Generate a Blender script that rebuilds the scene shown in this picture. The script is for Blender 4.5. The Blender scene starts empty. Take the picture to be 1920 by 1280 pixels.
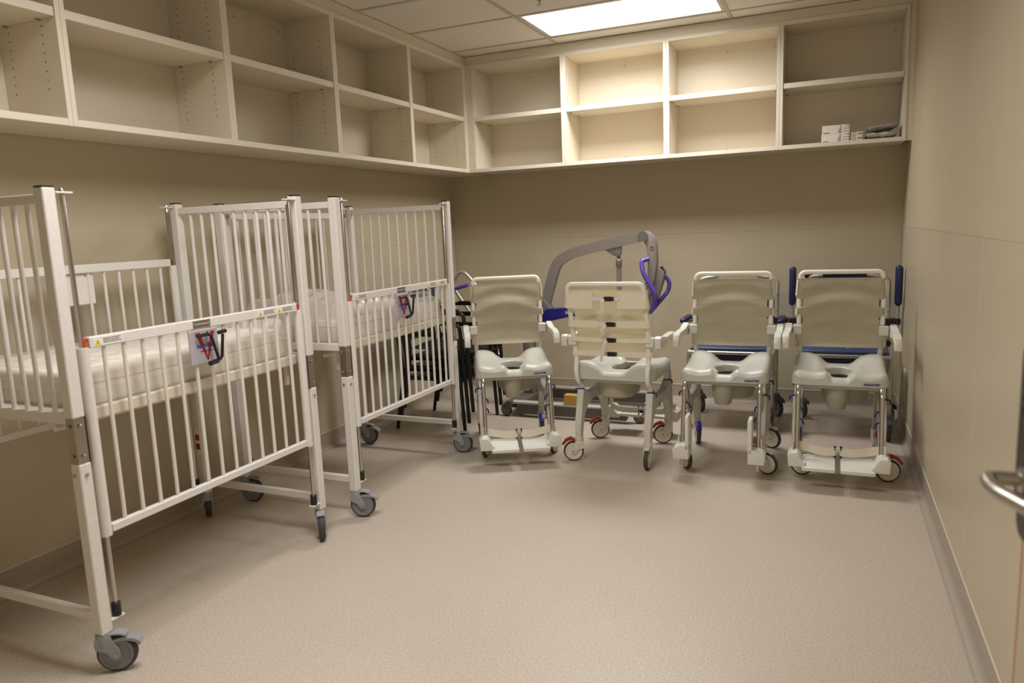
import bpy, bmesh, math, random
from mathutils import Vector, Matrix, noise
random.seed(7)
PI = math.pi
sc = bpy.context.scene
col = sc.collection

# ---------------------------------------------------------------- camera, world, exposure
def make_camera():
    cd = bpy.data.cameras.new('camera'); co = bpy.data.objects.new('camera', cd); col.objects.link(co)
    cd.sensor_width = 36.0; cd.lens = 1367.51 * 36 / 1920; cd.clip_start = 0.02
    y, t, r = math.radians(23.6316), math.radians(-8.8185), math.radians(-2.294)
    fw = Vector((-math.sin(y)*math.cos(t), math.cos(y)*math.cos(t), math.sin(t)))
    rt = Vector((math.cos(y), math.sin(y), 0)); up = rt.cross(fw)
    r2 = rt*math.cos(r) + up*math.sin(r); u2 = -rt*math.sin(r) + up*math.cos(r)
    m = Matrix.Identity(4)
    for i in range(3):
        m[i][0] = r2[i]; m[i][1] = u2[i]; m[i][2] = -fw[i]
    m.translation = (2.9531, -5.6123, 1.364)
    co.matrix_world = m
    cd.dof.use_dof = True; cd.dof.focus_distance = 4.3; cd.dof.aperture_fstop = 3.2
    sc.camera = co
make_camera()
sc.view_settings.view_transform = 'Standard'; sc.view_settings.look = 'None'
sc.view_settings.exposure = 0.0; sc.view_settings.gamma = 1.0
sc.view_settings.use_curve_mapping = False
w = bpy.data.worlds.new('world'); sc.world = w; w.use_nodes = True
w.node_tree.nodes['Background'].inputs[0].default_value = (1.0, 0.94, 0.86, 1)   # added warm fill entering by the doorway, in place of an unseen corridor
w.node_tree.nodes['Background'].inputs[1].default_value = 0.8
LAMP_COLOR = (1.0, 0.99, 1.0)
LAMP_FAR = 3.0       # the ceiling light in view
LAMP_NEAR = 3.0     # the ones nearer the door

# tubes behind the prismatic lenses of the two ceiling panels: they throw most of their light down
def lamp(name, loc, power, spread):
    l = bpy.data.lights.new(name, 'AREA'); l.shape = 'RECTANGLE'; l.size = 1.14; l.size_y = 0.53
    l.energy = power; l.color = LAMP_COLOR; l.spread = math.radians(spread)
    o = bpy.data.objects.new(name, l); col.objects.link(o); o.location = loc; return o
LAMP_SPREAD = 150
lamp('panel_lamp', (1.71, -0.83, 2.682), 34, LAMP_SPREAD)
lamp('panel_lamp', (1.71, -3.88, 2.682), 34, LAMP_SPREAD)

# ---------------------------------------------------------------- materials
def srgb(r, g, b):
    f = lambda c: (c/255/12.92) if c/255 <= 0.04045 else ((c/255+0.055)/1.055)**2.4
    return (f(r), f(g), f(b), 1)
def mat(name, c, rough=0.5, metal=0.0, noise_amt=0.0, nscale=60, bump=0.0, bscale=200, alpha=1.0, coat=0.0,
        spec=0.5, c2=None, emit=None, trans=0.0, detail=2):
    m = bpy.data.materials.new(name); m.use_nodes = True
    nt = m.node_tree; p = nt.nodes['Principled BSDF']
    p.inputs['Base Color'].default_value = c
    p.inputs['Roughness'].default_value = rough; p.inputs['Metallic'].default_value = metal
    p.inputs['Alpha'].default_value = alpha; p.inputs['Coat Weight'].default_value = coat
    p.inputs['Specular IOR Level'].default_value = spec
    p.inputs['Transmission Weight'].default_value = trans
    tc = nt.nodes.new('ShaderNodeTexCoord')
    if noise_amt > 0 or c2:
        n = nt.nodes.new('ShaderNodeTexNoise'); n.inputs['Scale'].default_value = nscale; n.inputs['Detail'].default_value = detail
        nt.links.new(tc.outputs['Object'], n.inputs['Vector'])
        rp = nt.nodes.new('ShaderNodeValToRGB')
        d = c2 or tuple(min(1, x*(1-noise_amt)) for x in c[:3])+(1,)
        rp.color_ramp.elements[0].color = d; rp.color_ramp.elements[1].color = c
        rp.color_ramp.elements[0].position = 0.35; rp.color_ramp.elements[1].position = 0.62
        nt.links.new(n.outputs['Fac'], rp.inputs['Fac']); nt.links.new(rp.outputs['Color'], p.inputs['Base Color'])
    if bump > 0:
        n2 = nt.nodes.new('ShaderNodeTexNoise'); n2.inputs['Scale'].default_value = bscale; n2.inputs['Detail'].default_value = 2
        nt.links.new(tc.outputs['Object'], n2.inputs['Vector'])
        b = nt.nodes.new('ShaderNodeBump'); b.inputs['Strength'].default_value = bump; b.inputs['Distance'].default_value = 0.002
        nt.links.new(n2.outputs['Fac'], b.inputs['Height']); nt.links.new(b.outputs['Normal'], p.inputs['Normal'])
    if emit:
        p.inputs['Emission Color'].default_value = emit[0]; p.inputs['Emission Strength'].default_value = emit[1]
    return m
M = {}
M['paint'] = mat('wall_paint', srgb(190, 177, 148), 0.6, bump=0.12, bscale=350, noise_amt=0.03, nscale=2)
M['panel'] = mat('wall_protection_sheet', srgb(193, 180, 154), 0.38, bump=0.05, bscale=300, noise_amt=0.03, nscale=3)
M['seam'] = mat('panel_seam_bead', srgb(212, 203, 184), 0.4)
M['cove'] = mat('cove_vinyl', srgb(176, 163, 147), 0.45, noise_amt=0.22, nscale=260, detail=4)
M['tile'] = mat('ceiling_tile', srgb(232, 224, 210), 0.9, noise_amt=0.1, nscale=240, bump=0.25, bscale=320)
M['grid'] = mat('ceiling_grid', srgb(186, 176, 158), 0.5)
M['lamp_frame'] = mat('lamp_frame', srgb(205, 202, 188), 0.4)
M['cab'] = mat('cream_melamine', srgb(222, 211, 189), 0.45, noise_amt=0.02, nscale=5)
M['edge'] = mat('cream_edge_band', srgb(224, 215, 195), 0.35)
M['hole'] = mat('pin_hole_dark', srgb(60, 50, 35), 0.8)
M['powder'] = mat('white_powder_coat', srgb(232, 226, 217), 0.35, bump=0.55, bscale=260, noise_amt=0.13, nscale=300)
M['white_gloss'] = mat('white_enamel', srgb(238, 231, 217), 0.25, coat=0.3)
M['seatwhite'] = mat('moulded_white_plastic', srgb(192, 190, 178), 0.38)
M['armwhite'] = mat('arm_white_plastic', srgb(216, 213, 201), 0.35)
M['framewhite'] = mat('frame_white_plastic', srgb(204, 200, 188), 0.42)
M['fabric'] = mat('beige_coated_fabric', srgb(222, 213, 186), 0.55, bump=0.12, bscale=500, noise_amt=0.03, nscale=20)
M['webbing'] = mat('beige_webbing', srgb(214, 204, 182), 0.7, bump=0.3, bscale=600)
M['webwhite'] = mat('pale_webbing', srgb(222, 214, 202), 0.7, bump=0.3, bscale=600)
M['steel'] = mat('stainless_steel', (0.56, 0.52, 0.47, 1), 0.22, metal=1.0)
M['satin'] = mat('satin_steel', (0.46, 0.42, 0.36, 1), 0.36, metal=1.0, bump=0.05, bscale=120)
M['black'] = mat('black_plastic', srgb(24, 23, 22), 0.38)
M['rubber'] = mat('dark_rubber', srgb(62, 60, 58), 0.6)
M['greyplastic'] = mat('grey_caster_plastic', srgb(150, 150, 152), 0.42)
M['greywheel'] = mat('grey_wheel', srgb(122, 122, 124), 0.5)
M['creamhub'] = mat('cream_hub', srgb(216, 208, 188), 0.4)
M['red'] = mat('dark_red_plastic', srgb(140, 26, 14), 0.4)
M['orange'] = mat('orange_plastic', srgb(186, 66, 16), 0.4)
M['bluepedal'] = mat('blue_plastic', srgb(34, 32, 140), 0.4)
M['clip'] = mat('navy_clip', srgb(30, 30, 110), 0.4)
M['bucket'] = mat('grey_beige_bucket', srgb(176, 170, 150), 0.4)
M['mattress'] = mat('cream_mattress_cover', srgb(236, 227, 214), 0.5, noise_amt=0.02, nscale=8)
M['deck'] = mat('crib_deck_cream', srgb(222, 211, 190), 0.4)
M['wrap'] = mat('clear_plastic_wrap', srgb(240, 236, 228), 0.12, alpha=0.34, spec=0.8, bump=0.35, bscale=24)
M['wrap_crumpled'] = mat('crumpled_plastic_wrap', srgb(240, 234, 224), 0.16, alpha=0.55, spec=0.8, bump=0.6, bscale=34)
M['bluewrap'] = mat('bluish_plastic', srgb(168, 176, 184), 0.15, alpha=0.7, bump=0.3, bscale=30)
M['greybag'] = mat('grey_bag_film', srgb(206, 200, 192), 0.3, noise_amt=0.25, nscale=30, bump=0.3, bscale=40)
M['darkbag'] = mat('dark_grey_bag_film', srgb(168, 164, 158), 0.35, noise_amt=0.3, nscale=20)
M['carton'] = mat('white_carton', srgb(226, 220, 208), 0.6)
M['print'] = mat('dark_print', srgb(60, 58, 58), 0.6)
M['stickerwhite'] = mat('sticker_white', srgb(235, 232, 226), 0.4)
M['yellow'] = mat('warning_yellow', srgb(226, 208, 30), 0.5)
M['green'] = mat('green_mark', srgb(188, 204, 96), 0.6)
M['silverplate'] = mat('silver_label_plate', srgb(188, 183, 188), 0.3, metal=0.2)
M['vred'] = mat('red_ink', srgb(168, 24, 20), 0.5)
M['vblue'] = mat('blue_ink', srgb(62, 54, 150), 0.5)
M['hoistgrey'] = mat('warm_grey_lacquer', srgb(143, 134, 127), 0.4)
M['hoistdark'] = mat('dark_grey_cap', srgb(112, 112, 104), 0.45)
M['purple'] = mat('purple_lacquer', srgb(100, 72, 178), 0.28, coat=0.4)
M['navyarm'] = mat('navy_lacquer', srgb(40, 34, 124), 0.3, coat=0.3)
M['basegrey'] = mat('light_grey_base', srgb(188, 184, 174), 0.45)
M['basedark'] = mat('dark_grey_base', srgb(92, 88, 82), 0.5)
M['tan'] = mat('tan_card', srgb(196, 148, 74), 0.7)
M['stacktube'] = mat('black_tube', srgb(22, 21, 22), 0.3)
M['stackpad'] = mat('dark_teal_vinyl', srgb(70, 80, 84), 0.38)
M['navyvinyl'] = mat('navy_vinyl', srgb(28, 37, 76), 0.4)
M['blueseat'] = mat('mid_blue_vinyl', srgb(60, 72, 106), 0.38)
M['alu'] = mat('silver_tube', srgb(190, 186, 176), 0.35, metal=0.6)
M['doorface'] = mat('door_laminate', srgb(180, 166, 138), 0.5)
M['dooredge'] = mat('door_wood_edge', srgb(172, 112, 60), 0.55, noise_amt=0.25, nscale=30)
M['bronze'] = mat('dark_lock_body', srgb(66, 58, 50), 0.35, metal=0.6)
M['socket'] = mat('socket_plastic', srgb(225, 222, 214), 0.4)
M['diffuser'] = mat('lamp_diffuser', (0.9, 0.9, 0.9, 1), 0.5, emit=(LAMP_COLOR+(1,), LAMP_FAR))
M['diffuser_near'] = mat('lamp_diffuser_near', (0.9, 0.9, 0.9, 1), 0.5, emit=(LAMP_COLOR+(1,), LAMP_NEAR))

def floor_material():
    m = bpy.data.materials.new('speckled_floor_vinyl'); m.use_nodes = True
    nt = m.node_tree; p = nt.nodes['Principled BSDF']; L = nt.links.new
    tc = nt.nodes.new('ShaderNodeTexCoord')
    n1 = nt.nodes.new('ShaderNodeTexNoise'); n1.inputs['Scale'].default_value = 130; n1.inputs['Detail'].default_value = 4; n1.inputs['Roughness'].default_value = 0.7
    n2 = nt.nodes.new('ShaderNodeTexNoise'); n2.inputs['Scale'].default_value = 1.3; n2.inputs['Detail'].default_value = 3
    v = nt.nodes.new('ShaderNodeTexVoronoi'); v.inputs['Scale'].default_value = 75
    for n in (n1, n2, v): L(tc.outputs['Object'], n.inputs['Vector'])
    r1 = nt.nodes.new('ShaderNodeValToRGB'); e = r1.color_ramp.elements
    e[0].position = 0.32; e[0].color = srgb(172, 158, 142); e[1].position = 0.66; e[1].color = srgb(208, 195, 179)
    L(n1.outputs['Fac'], r1.inputs['Fac'])
    r2 = nt.nodes.new('ShaderNodeValToRGB'); e = r2.color_ramp.elements
    e[0].position = 0.07; e[0].color = (0.62, 0.60, 0.57, 1); e[1].position = 0.14; e[1].color = (1, 1, 1, 1)
    L(v.outputs['Distance'], r2.inputs['Fac'])
    mx = nt.nodes.new('ShaderNodeMix'); mx.data_type = 'RGBA'; mx.blend_type = 'MULTIPLY'; mx.inputs[0].default_value = 0.6
    L(r1.outputs['Color'], mx.inputs[6]); L(r2.outputs['Color'], mx.inputs[7])
    r3 = nt.nodes.new('ShaderNodeValToRGB'); e = r3.color_ramp.elements
    e[0].position = 0.3; e[0].color = (0.93, 0.93, 0.92, 1); e[1].position = 0.7; e[1].color = (1, 1, 1, 1)
    L(n2.outputs['Fac'], r3.inputs['Fac'])
    m2 = nt.nodes.new('ShaderNodeMix'); m2.data_type = 'RGBA'; m2.blend_type = 'MULTIPLY'; m2.inputs[0].default_value = 1
    L(mx.outputs[2], m2.inputs[6]); L(r3.outputs['Color'], m2.inputs[7])
    L(m2.outputs[2], p.inputs['Base Color']); p.inputs['Roughness'].default_value = 0.42
    b = nt.nodes.new('ShaderNodeBump'); b.inputs['Strength'].default_value = 0.15; b.inputs['Distance'].default_value = 0.001
    L(n1.outputs['Fac'], b.inputs['Height']); L(b.outputs['Normal'], p.inputs['Normal'])
    return m
M['floor'] = floor_material()

# ---------------------------------------------------------------- mesh helpers
def B(): return bmesh.new()
def mk(name, bm, m, parent=None, loc=None, rot=None, smooth=True, sub=0):
    me = bpy.data.meshes.new(name)
    bmesh.ops.recalc_face_normals(bm, faces=bm.faces[:])
    if smooth:
        for f in bm.faces: f.smooth = True
    bm.to_mesh(me); bm.free()
    if smooth: me.set_sharp_from_angle(angle=math.radians(35))
    me.materials.append(M[m] if isinstance(m, str) else m)
    o = bpy.data.objects.new(name, me); col.objects.link(o)
    if parent: o.parent = parent
    if loc: o.location = loc
    if rot: o.rotation_euler = rot
    if sub:
        s = o.modifiers.new('sub', 'SUBSURF'); s.levels = sub; s.render_levels = sub
    return o
def box(bm, x0, x1, y0, y1, z0, z1, bev=0.0, mx=None, seg=1):
    vs = [bm.verts.new((x, y, z)) for x in (x0, x1) for y in (y0, y1) for z in (z0, z1)]
    fs = [bm.faces.new([vs[i] for i in q]) for q in ((0,1,3,2),(4,6,7,5),(0,4,5,1),(2,3,7,6),(0,2,6,4),(1,5,7,3))]
    if bev > 0:
        es = list({e for f in fs for e in f.edges})
        r = bmesh.ops.bevel(bm, geom=es, offset=bev, segments=seg, affect='EDGES', profile=0.5)
        vs = list({v for f in r['faces'] for v in f.verts})
        allv = set(vs)
        for v in list(allv):
            for f in v.link_faces:
                allv.update(f.verts)
        vs = list(allv)
    if mx is not None: bmesh.ops.transform(bm, matrix=mx, verts=vs)
    return vs
def rounded(pts, rad, n=5):
    pts = [Vector(p) for p in pts]; out = [pts[0]]
    for i in range(1, len(pts)-1):
        a, b, c = pts[i-1], pts[i], pts[i+1]
        r = rad[i] if isinstance(rad, (list, tuple)) else rad
        d1 = (a-b); d2 = (c-b); l = min(r, d1.length*0.49, d2.length*0.49)
        p = b + d1.normalized()*l; q = b + d2.normalized()*l
        for k in range(n+1):
            t = k/n
            out.append(p*(1-t)**2 + b*2*t*(1-t) + q*t*t)
    out.append(pts[-1]); return out
def tube(bm, pts, r, seg=10, closed=False, square=False, rx=None, ref=None):
    pts = [Vector(p) for p in pts]; n = len(pts); rings = []
    def tan(i):
        if closed: return (pts[(i+1) % n]-pts[i-1]).normalized()
        if i == 0: return (pts[1]-pts[0]).normalized()
        if i == n-1: return (pts[-1]-pts[-2]).normalized()
        return ((pts[i+1]-pts[i]).normalized()+(pts[i]-pts[i-1]).normalized()).normalized()
    t0 = tan(0); u = Vector(ref) if ref else (Vector((0, 0, 1)) if abs(t0.z) < 0.9 else Vector((1, 0, 0)))
    u = (u - t0*u.dot(t0)).normalized()
    for i in range(n):
        t = tan(i); u = (u - t*u.dot(t)).normalized(); v = t.cross(u)
        rr = r[i] if isinstance(r, (list, tuple)) else r
        ry = rx if rx else rr
        if square: offs = [(-1, -1), (1, -1), (1, 1), (-1, 1)]
        else: offs = [(math.cos(2*PI*k/seg), math.sin(2*PI*k/seg)) for k in range(seg)]
        rings.append([bm.verts.new(pts[i] + u*(a*rr) + v*(b*ry)) for a, b in offs])
    m = len(rings[0])
    for i in range(n if closed else n-1):
        a, b = rings[i], rings[(i+1) % n]
        for k in range(m): bm.faces.new((a[k], a[(k+1) % m], b[(k+1) % m], b[k]))
    if not closed:
        bm.faces.new(rings[0][::-1]); bm.faces.new(rings[-1])
def lathe(bm, prof, seg=20, mx=None, axis='z'):
    rings = []
    for r, z in prof:
        if r < 1e-6: rings.append([bm.verts.new((0, 0, z))])
        else: rings.append([bm.verts.new((r*math.cos(2*PI*k/seg), r*math.sin(2*PI*k/seg), z)) for k in range(seg)])
    for a, b in zip(rings, rings[1:]):
        for k in range(seg):
            q = (k+1) % seg
            if len(a) == 1 and len(b) > 1: bm.faces.new((a[0], b[k], b[q]))
            elif len(b) == 1 and len(a) > 1: bm.faces.new((a[k], a[q], b[0]))
            elif len(a) > 1: bm.faces.new((a[k], a[q], b[q], b[k]))
    if len(rings[0]) > 1: bm.faces.new(rings[0][::-1])
    if len(rings[-1]) > 1: bm.faces.new(rings[-1])
    vs = [v for rg in rings for v in rg]
    R = Matrix.Identity(4)
    if axis == 'x': R = Matrix.Rotation(PI/2, 4, 'Y')
    if axis == 'y': R = Matrix.Rotation(-PI/2, 4, 'X')
    bmesh.ops.transform(bm, matrix=(mx or Matrix.Identity(4)) @ R, verts=vs)
    return vs
def prism(bm, poly, a, b, axis='x', bev=0.0, mx=None):
    def P(p, t):
        if axis == 'x': return (t, p[0], p[1])
        if axis == 'y': return (p[0], t, p[1])
        return (p[0], p[1], t)
    v0 = [bm.verts.new(P(p, a)) for p in poly]; v1 = [bm.verts.new(P(p, b)) for p in poly]
    n = len(poly); f0 = bm.faces.new(v0); f1 = bm.faces.new(v1[::-1]); vs = v0+v1
    for i in range(n): bm.faces.new((v0[i], v1[i], v1[(i+1) % n], v0[(i+1) % n]))
    if bev > 0:
        es = list({e for f in (f0, f1) for e in f.edges})
        r = bmesh.ops.bevel(bm, geom=es, offset=bev, segments=2, affect='EDGES', profile=0.5)
        s = set(v for v in vs if v.is_valid)
        for f in r['faces']: s.update(f.verts)
        vs = list(s)
    if mx is not None: bmesh.ops.transform(bm, matrix=mx, verts=vs)
def strip(bm, pts, w, t, ref=(0, 0, 1)):      # a band of width w (along ref) and thickness t swept along pts
    tube(bm, pts, w/2, square=True, rx=t/2, ref=ref)
def T(x, y, z): return Matrix.Translation((x, y, z))
def RZ(a): return Matrix.Rotation(a, 4, 'Z')
def RX(a): return Matrix.Rotation(a, 4, 'X')
def RY(a): return Matrix.Rotation(a, 4, 'Y')
def text_obj(s, size, m, parent, loc, rot, name='lettering', ext=0.0004, shear=0.0, bold=0.0):
    c = bpy.data.curves.new('txt', 'FONT'); c.body = s; c.size = size; c.extrude = ext; c.shear = shear; c.offset = bold
    c.align_x = 'CENTER'; c.align_y = 'CENTER'; c.resolution_u = 2
    t = bpy.data.objects.new('txt', c); col.objects.link(t)
    dg = bpy.context.evaluated_depsgraph_get(); me = bpy.data.meshes.new_from_object(t.evaluated_get(dg))
    bpy.data.objects.remove(t); me.name = name; me.materials.clear(); me.materials.append(M[m])
    o = bpy.data.objects.new(name, me); col.objects.link(o); o.parent = parent; o.location = loc; o.rotation_euler = rot
    return o
def tag(o, label=None, cat=None, group=None, kind=None):
    if label: o['label'] = label
    if cat: o['category'] = cat
    if group: o['group'] = group
    if kind: o['kind'] = kind
    return o
def empty(name, loc, rz=0.0, label=None, cat=None, group=None):
    o = bpy.data.objects.new(name, None); col.objects.link(o); o.location = loc; o.rotation_euler = (0, 0, rz)
    o.empty_display_size = 0.05
    return tag(o, label, cat, group)
def struct(name, bm, m, parent=None, smooth=False):
    o = mk(name, bm, m, parent, smooth=smooth); o['kind'] = 'structure' if not parent else o.get('kind', 'structure')
    if parent: del o['kind']
    return o
def kids(o): return [c for c in bpy.data.objects if c.parent == o]
def copy_tree(o, parent=None):
    c = o.copy(); col.objects.link(c)
    if parent: c.parent = parent
    for ch in kids(o): copy_tree(ch, c)
    return c

# ================================================================ ROOM
W = 3.406; ZC = 2.674; ZR = 1.28; ZK = 0.111; YF = -5.50
bm = B(); box(bm, -0.1, W+0.1, -7.0, 0.1, -0.08, 0); floor = struct('floor', bm, 'floor')
def wall(name, b0, lower, upper):
    r = struct(name, b0, 'paint')
    return r
# left wall: painted above the rail, protection sheets below it
bm = B(); box(bm, -0.12, 0, YF, 0.0, 0, ZC+0.1); wl = struct('wall_left', bm, 'paint')
bm = B(); box(bm, -0.12, W+0.12, 0, 0.12, 0, ZC+0.1); wb = struct('wall_back', bm, 'paint')
bm = B(); box(bm, W, W+0.12, YF, 0.0, 0, ZC+0.1); wr = struct('wall_right', bm, 'paint')
bm = B(); box(bm, -0.12, 2.1, YF-0.15, YF, 0, ZC+0.1); box(bm, W+0.0, W+0.12, YF-0.15, YF, 0, ZC+0.1); box(bm, 2.1, W, YF-0.15, YF, 2.14, ZC+0.1)
wf = struct('wall_front', bm, 'paint')
def sheets_y(par, x, sgn, ys):
    for a, b in zip(ys, ys[1:]):
        bm = B(); box(bm, min(x, x+sgn*0.003), max(x, x+sgn*0.003), min(a, b)+0.0015, max(a, b)-0.0015, ZK, ZR-0.004)
        mk('wall_sheet', bm, 'panel', par, smooth=False)
sheets_y(wl, 0, 1, [YF, -4.2, -2.2, -0.003])
sheets_y(wr, W, -1, [YF, -5.3, -2.88, -0.003])
for a, b in ((0.003, 1.7), (1.7, W-0.003)):
    bm = B(); box(bm, a+0.0015, b-0.0015, -0.003, 0, ZK, ZR-0.004); mk('wall_sheet', bm, 'panel', wb, smooth=False)
bm = B()
box(bm, 0.0, 0.0045, YF, -0.0045, ZR-0.005, ZR+0.003, 0.001); struct('trim_1', bm, 'panel')
bm = B(); box(bm, 0.0045, W-0.0045, -0.0045, 0, ZR-0.005, ZR+0.003, 0.001); struct('trim_2', bm, 'panel')
bm = B(); box(bm, W-0.0045, W, YF, -0.0045, ZR-0.005, ZR+0.003, 0.001); struct('trim_3', bm, 'panel')
bm = B(); box(bm, W-0.0045, W-0.003, -2.883, -2.877, ZK, ZR-0.005, 0.0005); mk('joint_bead', bm, 'seam', wr)
# coved vinyl skirting, floor vinyl turned up the wall with a bead on top
def cove_profile(): 
    pts = [(0.0, 0.0), (0.0, ZK)]
    pts += [(0.004, ZK), (0.004, 0.03)]
    for k in range(1, 6):
        a = k/6*PI/2; pts.append((0.004+0.026*(1-math.cos(a)), 0.03-0.029*math.sin(a)))
    pts.append((0.034, 0.0008)); pts.append((0.034, 0.0))
    return pts
cp = cove_profile()
bm = B(); prism(bm, [(x, z) for x, z in cp], YF, 0, 'y'); struct('baseboard_left', bm, 'cove')
bm = B(); prism(bm, [(W-x, z) for x, z in cp], YF, 0, 'y'); struct('baseboard_right', bm, 'cove')
bm = B(); prism(bm, [(-x, z) for x, z in cp], 0, W, 'x'); struct('baseboard_back', bm, 'cove')
for nm, a in (('trim_4', (0, 0.006, YF, -0.006)), ('trim_5', (W-0.006, W, YF, -0.006)), ('trim_6', (0.006, W-0.006, -0.006, 0))):
    bm = B(); box(bm, *a, ZK-0.001, ZK+0.005, 0.001); struct(nm, bm, 'seam')

# ceiling: slab, grid bars, lay-in tiles
bm = B(); box(bm, -0.12, W+0.12, YF-0.15, 0.12, ZC+0.06, ZC+0.14); ceil = struct('ceiling', bm, 'tile')
gx = [0.0, 1.10, 2.32, W]; gy = [0.0]+[-0.525-0.61*k for k in range(8)]+[YF]
lights = {(1, 1): 'diffuser', (1, 6): 'diffuser_near'}
for i in range(3):
    for j in range(len(gy)-1):
        if (i, j) in lights: continue
        bm = B(); box(bm, gx[i]+0.004, gx[i+1]-0.004, gy[j+1]+0.004, gy[j]-0.004, ZC+0.003, ZC+0.018, 0.002)
        mk('ceiling_tile', bm, 'tile', ceil, smooth=False)
for x in gx[1:3]:
    bm = B(); box(bm, x-0.012, x+0.012, YF, 0, ZC-0.001, ZC+0.003); box(bm, x-0.002, x+0.002, YF, 0, ZC+0.003, ZC+0.05); mk('grid_bar', bm, 'grid', ceil, smooth=False)
for y in gy[1:-1]:
    for i in range(3):
        bm = B(); box(bm, gx[i]+0.012, gx[i+1]-0.012, y-0.012, y+0.012, ZC-0.001, ZC+0.003); mk('grid_bar', bm, 'grid', ceil, smooth=False)
for (i, j), dm in lights.items():
    lab = {1: 'bright rectangular ceiling light panel above the back shelves', 6: 'ceiling light panel nearer the doorway'}[j]
    cx = (gx[i]+gx[i+1])/2; cy = (gy[j]+gy[j+1])/2
    e = empty('ceiling_light', (cx, cy, ZC), 0, lab, 'ceiling light', 'lay-in ceiling light panels')
    hx, hy = 0.598, 0.293
    bm = B()
    for a in ((-hx, hx, -hy, -hy+0.022), (-hx, hx, hy-0.022, hy), (-hx, -hx+0.022, -hy+0.022, hy-0.022), (hx-0.022, hx, -hy+0.022, hy-0.022)):
        box(bm, *a, 0.0032, 0.03)
    mk('frame', bm, 'lamp_frame', e, smooth=False)
    bm = B(); box(bm, -hx+0.023, hx-0.023, -hy+0.023, hy-0.023, 0.010, 0.014); mk('diffuser', bm, dm, e, smooth=False)
# sprinkler head
e = empty('sprinkler_head', (1.371, -1.40, ZC+0.003), 0, 'small sprinkler head hanging from the ceiling by the light panel', 'sprinkler')
bm = B(); lathe(bm, [(0.032, 0), (0.03, -0.004), (0.012, -0.007), (0.008, -0.02)], 16); mk('escutcheon', bm, 'satin', e)
bm = B(); lathe(bm, [(0.004, -0.018), (0.004, -0.034), (0.017, -0.036), (0.017, -0.038), (0.0, -0.039)], 12); mk('deflector', bm, 'satin', e)

# wall socket on the right wall behind the last chair
e = empty('wall_socket', (W-0.003, -0.62, 0.35), 0, 'small white outlet plate low on the right wall by the corner', 'outlet')
bm = B(); box(bm, -0.008, 0, -0.045, 0.045, -0.06, 0.06, 0.002); mk('cover_plate', bm, 'socket', e)
bm = B(); box(bm, -0.010, -0.008, -0.02, 0.02, 0.008, 0.045, 0.0005); box(bm, -0.010, -0.008, -0.02, 0.02, -0.045, -0.008, 0.0005); mk('outlet_face', bm, 'carton', e)

# ================================================================ WALL CABINETS
ZB, ZT, D = 1.806, 2.612, 0.344
def cabinet(loc, rz, w, label, back_screws=True):
    e = empty('wall_cabinet', loc, rz, label, 'cabinet', 'open wall cabinets')
    t = 0.019; tb = 0.026
    for x0 in (0.0005, w-t-0.0005):
        bm = B(); box(bm, x0, x0+t, -D+0.002, -0.004, ZB, ZT); s = mk('side_panel', bm, 'cab', e, smooth=False)
        bm = B(); box(bm, x0, x0+t, -D, -D+0.002, ZB, ZT, 0.0006); mk('edge_band', bm, 'edge', s, smooth=False)
    for nm, z0 in (('bottom_panel', ZB), ('top_panel', ZT-tb)):
        bm = B(); box(bm, t+0.001, w-t-0.001, -D+0.002, -0.004, z0, z0+tb); s = mk(nm, bm, 'cab', e, smooth=False)
        bm = B(); box(bm, t+0.001, w-t-0.001, -D, -D+0.002, z0, z0+tb, 0.0006); mk('edge_band', bm, 'edge', s, smooth=False)
    bm = B(); box(bm, t+0.001, w-t-0.001, -0.018, -0.005, ZB+tb, ZT-tb); mk('back_panel', bm, 'cab', e, smooth=False)
    bm = B(); box(bm, t+0.003, w-t-0.003, -D+0.006, -0.02, 2.193, 2.225); s = mk('shelf', bm, 'cab', e, smooth=False)
    bm = B(); box(bm, t+0.003, w-t-0.003, -D+0.004, -D+0.006, 2.193, 2.225, 0.0006); mk('edge_band', bm, 'edge', s, smooth=False)
    # pin holes in both side panels: too small and too many to pick apart
    bm = B()
    for x, sg in ((t+0.0006, 1), (w-t-0.0006, -1)):
        for y in (-0.075, -0.262):
            for k in range(17):
                z = 1.945+k*0.032
                if 2.18 < z < 2.24: continue
                vs = [bm.verts.new((x+sg*0.0005, y+0.0032*math.cos(a*PI/4), z+0.0032*math.sin(a*PI/4))) for a in range(8)]
                bm.faces.new(vs)
    h = mk('pin_holes', bm, 'hole', e, smooth=False); h['kind'] = 'stuff'
    bm = B()
    for x in (t+0.03, w-t-0.03):
        for y in (-0.075, -0.262):
            lathe(bm, [(0.003, 0), (0.003, 0.02)], 6, T(x-0.03 if x < w/2 else x+0.01, y, 2.19), 'x')
    mk('shelf_pin', bm, 'satin', e); 
    if back_screws:
        for x in (w*0.5, w-0.06):
            for z in (ZB+tb+0.03, ZT-tb-0.055):
                bm = B(); lathe(bm, [(0.0065, 0), (0.0065, 0.002), (0.003, 0.003), (0, 0.003)], 10, T(x, -0.018, z) @ RX(PI/2)); mk('screw_cap', bm, 'satin', e)
    return e
ly = [-0.375, -1.180, -2.008, -2.838, -3.660, -4.485, -5.31]
ll = ['cream open wall cabinet on the left wall, next to the back corner', 'cream open wall cabinet on the left wall, second from the back corner',
      'cream open wall cabinet on the left wall above the second crib', 'cream open wall cabinet on the left wall above the gap between the cribs',
      'cream open wall cabinet at the top left edge of the picture', 'cream open wall cabinet on the left wall nearest the doorway']
for a, b, l in zip(ly, ly[1:], ll):
    cabinet((0.001, b, 0), PI/2, a-b, l)
bx = [0.384, 1.135, 1.888, 2.630, 3.372]
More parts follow.
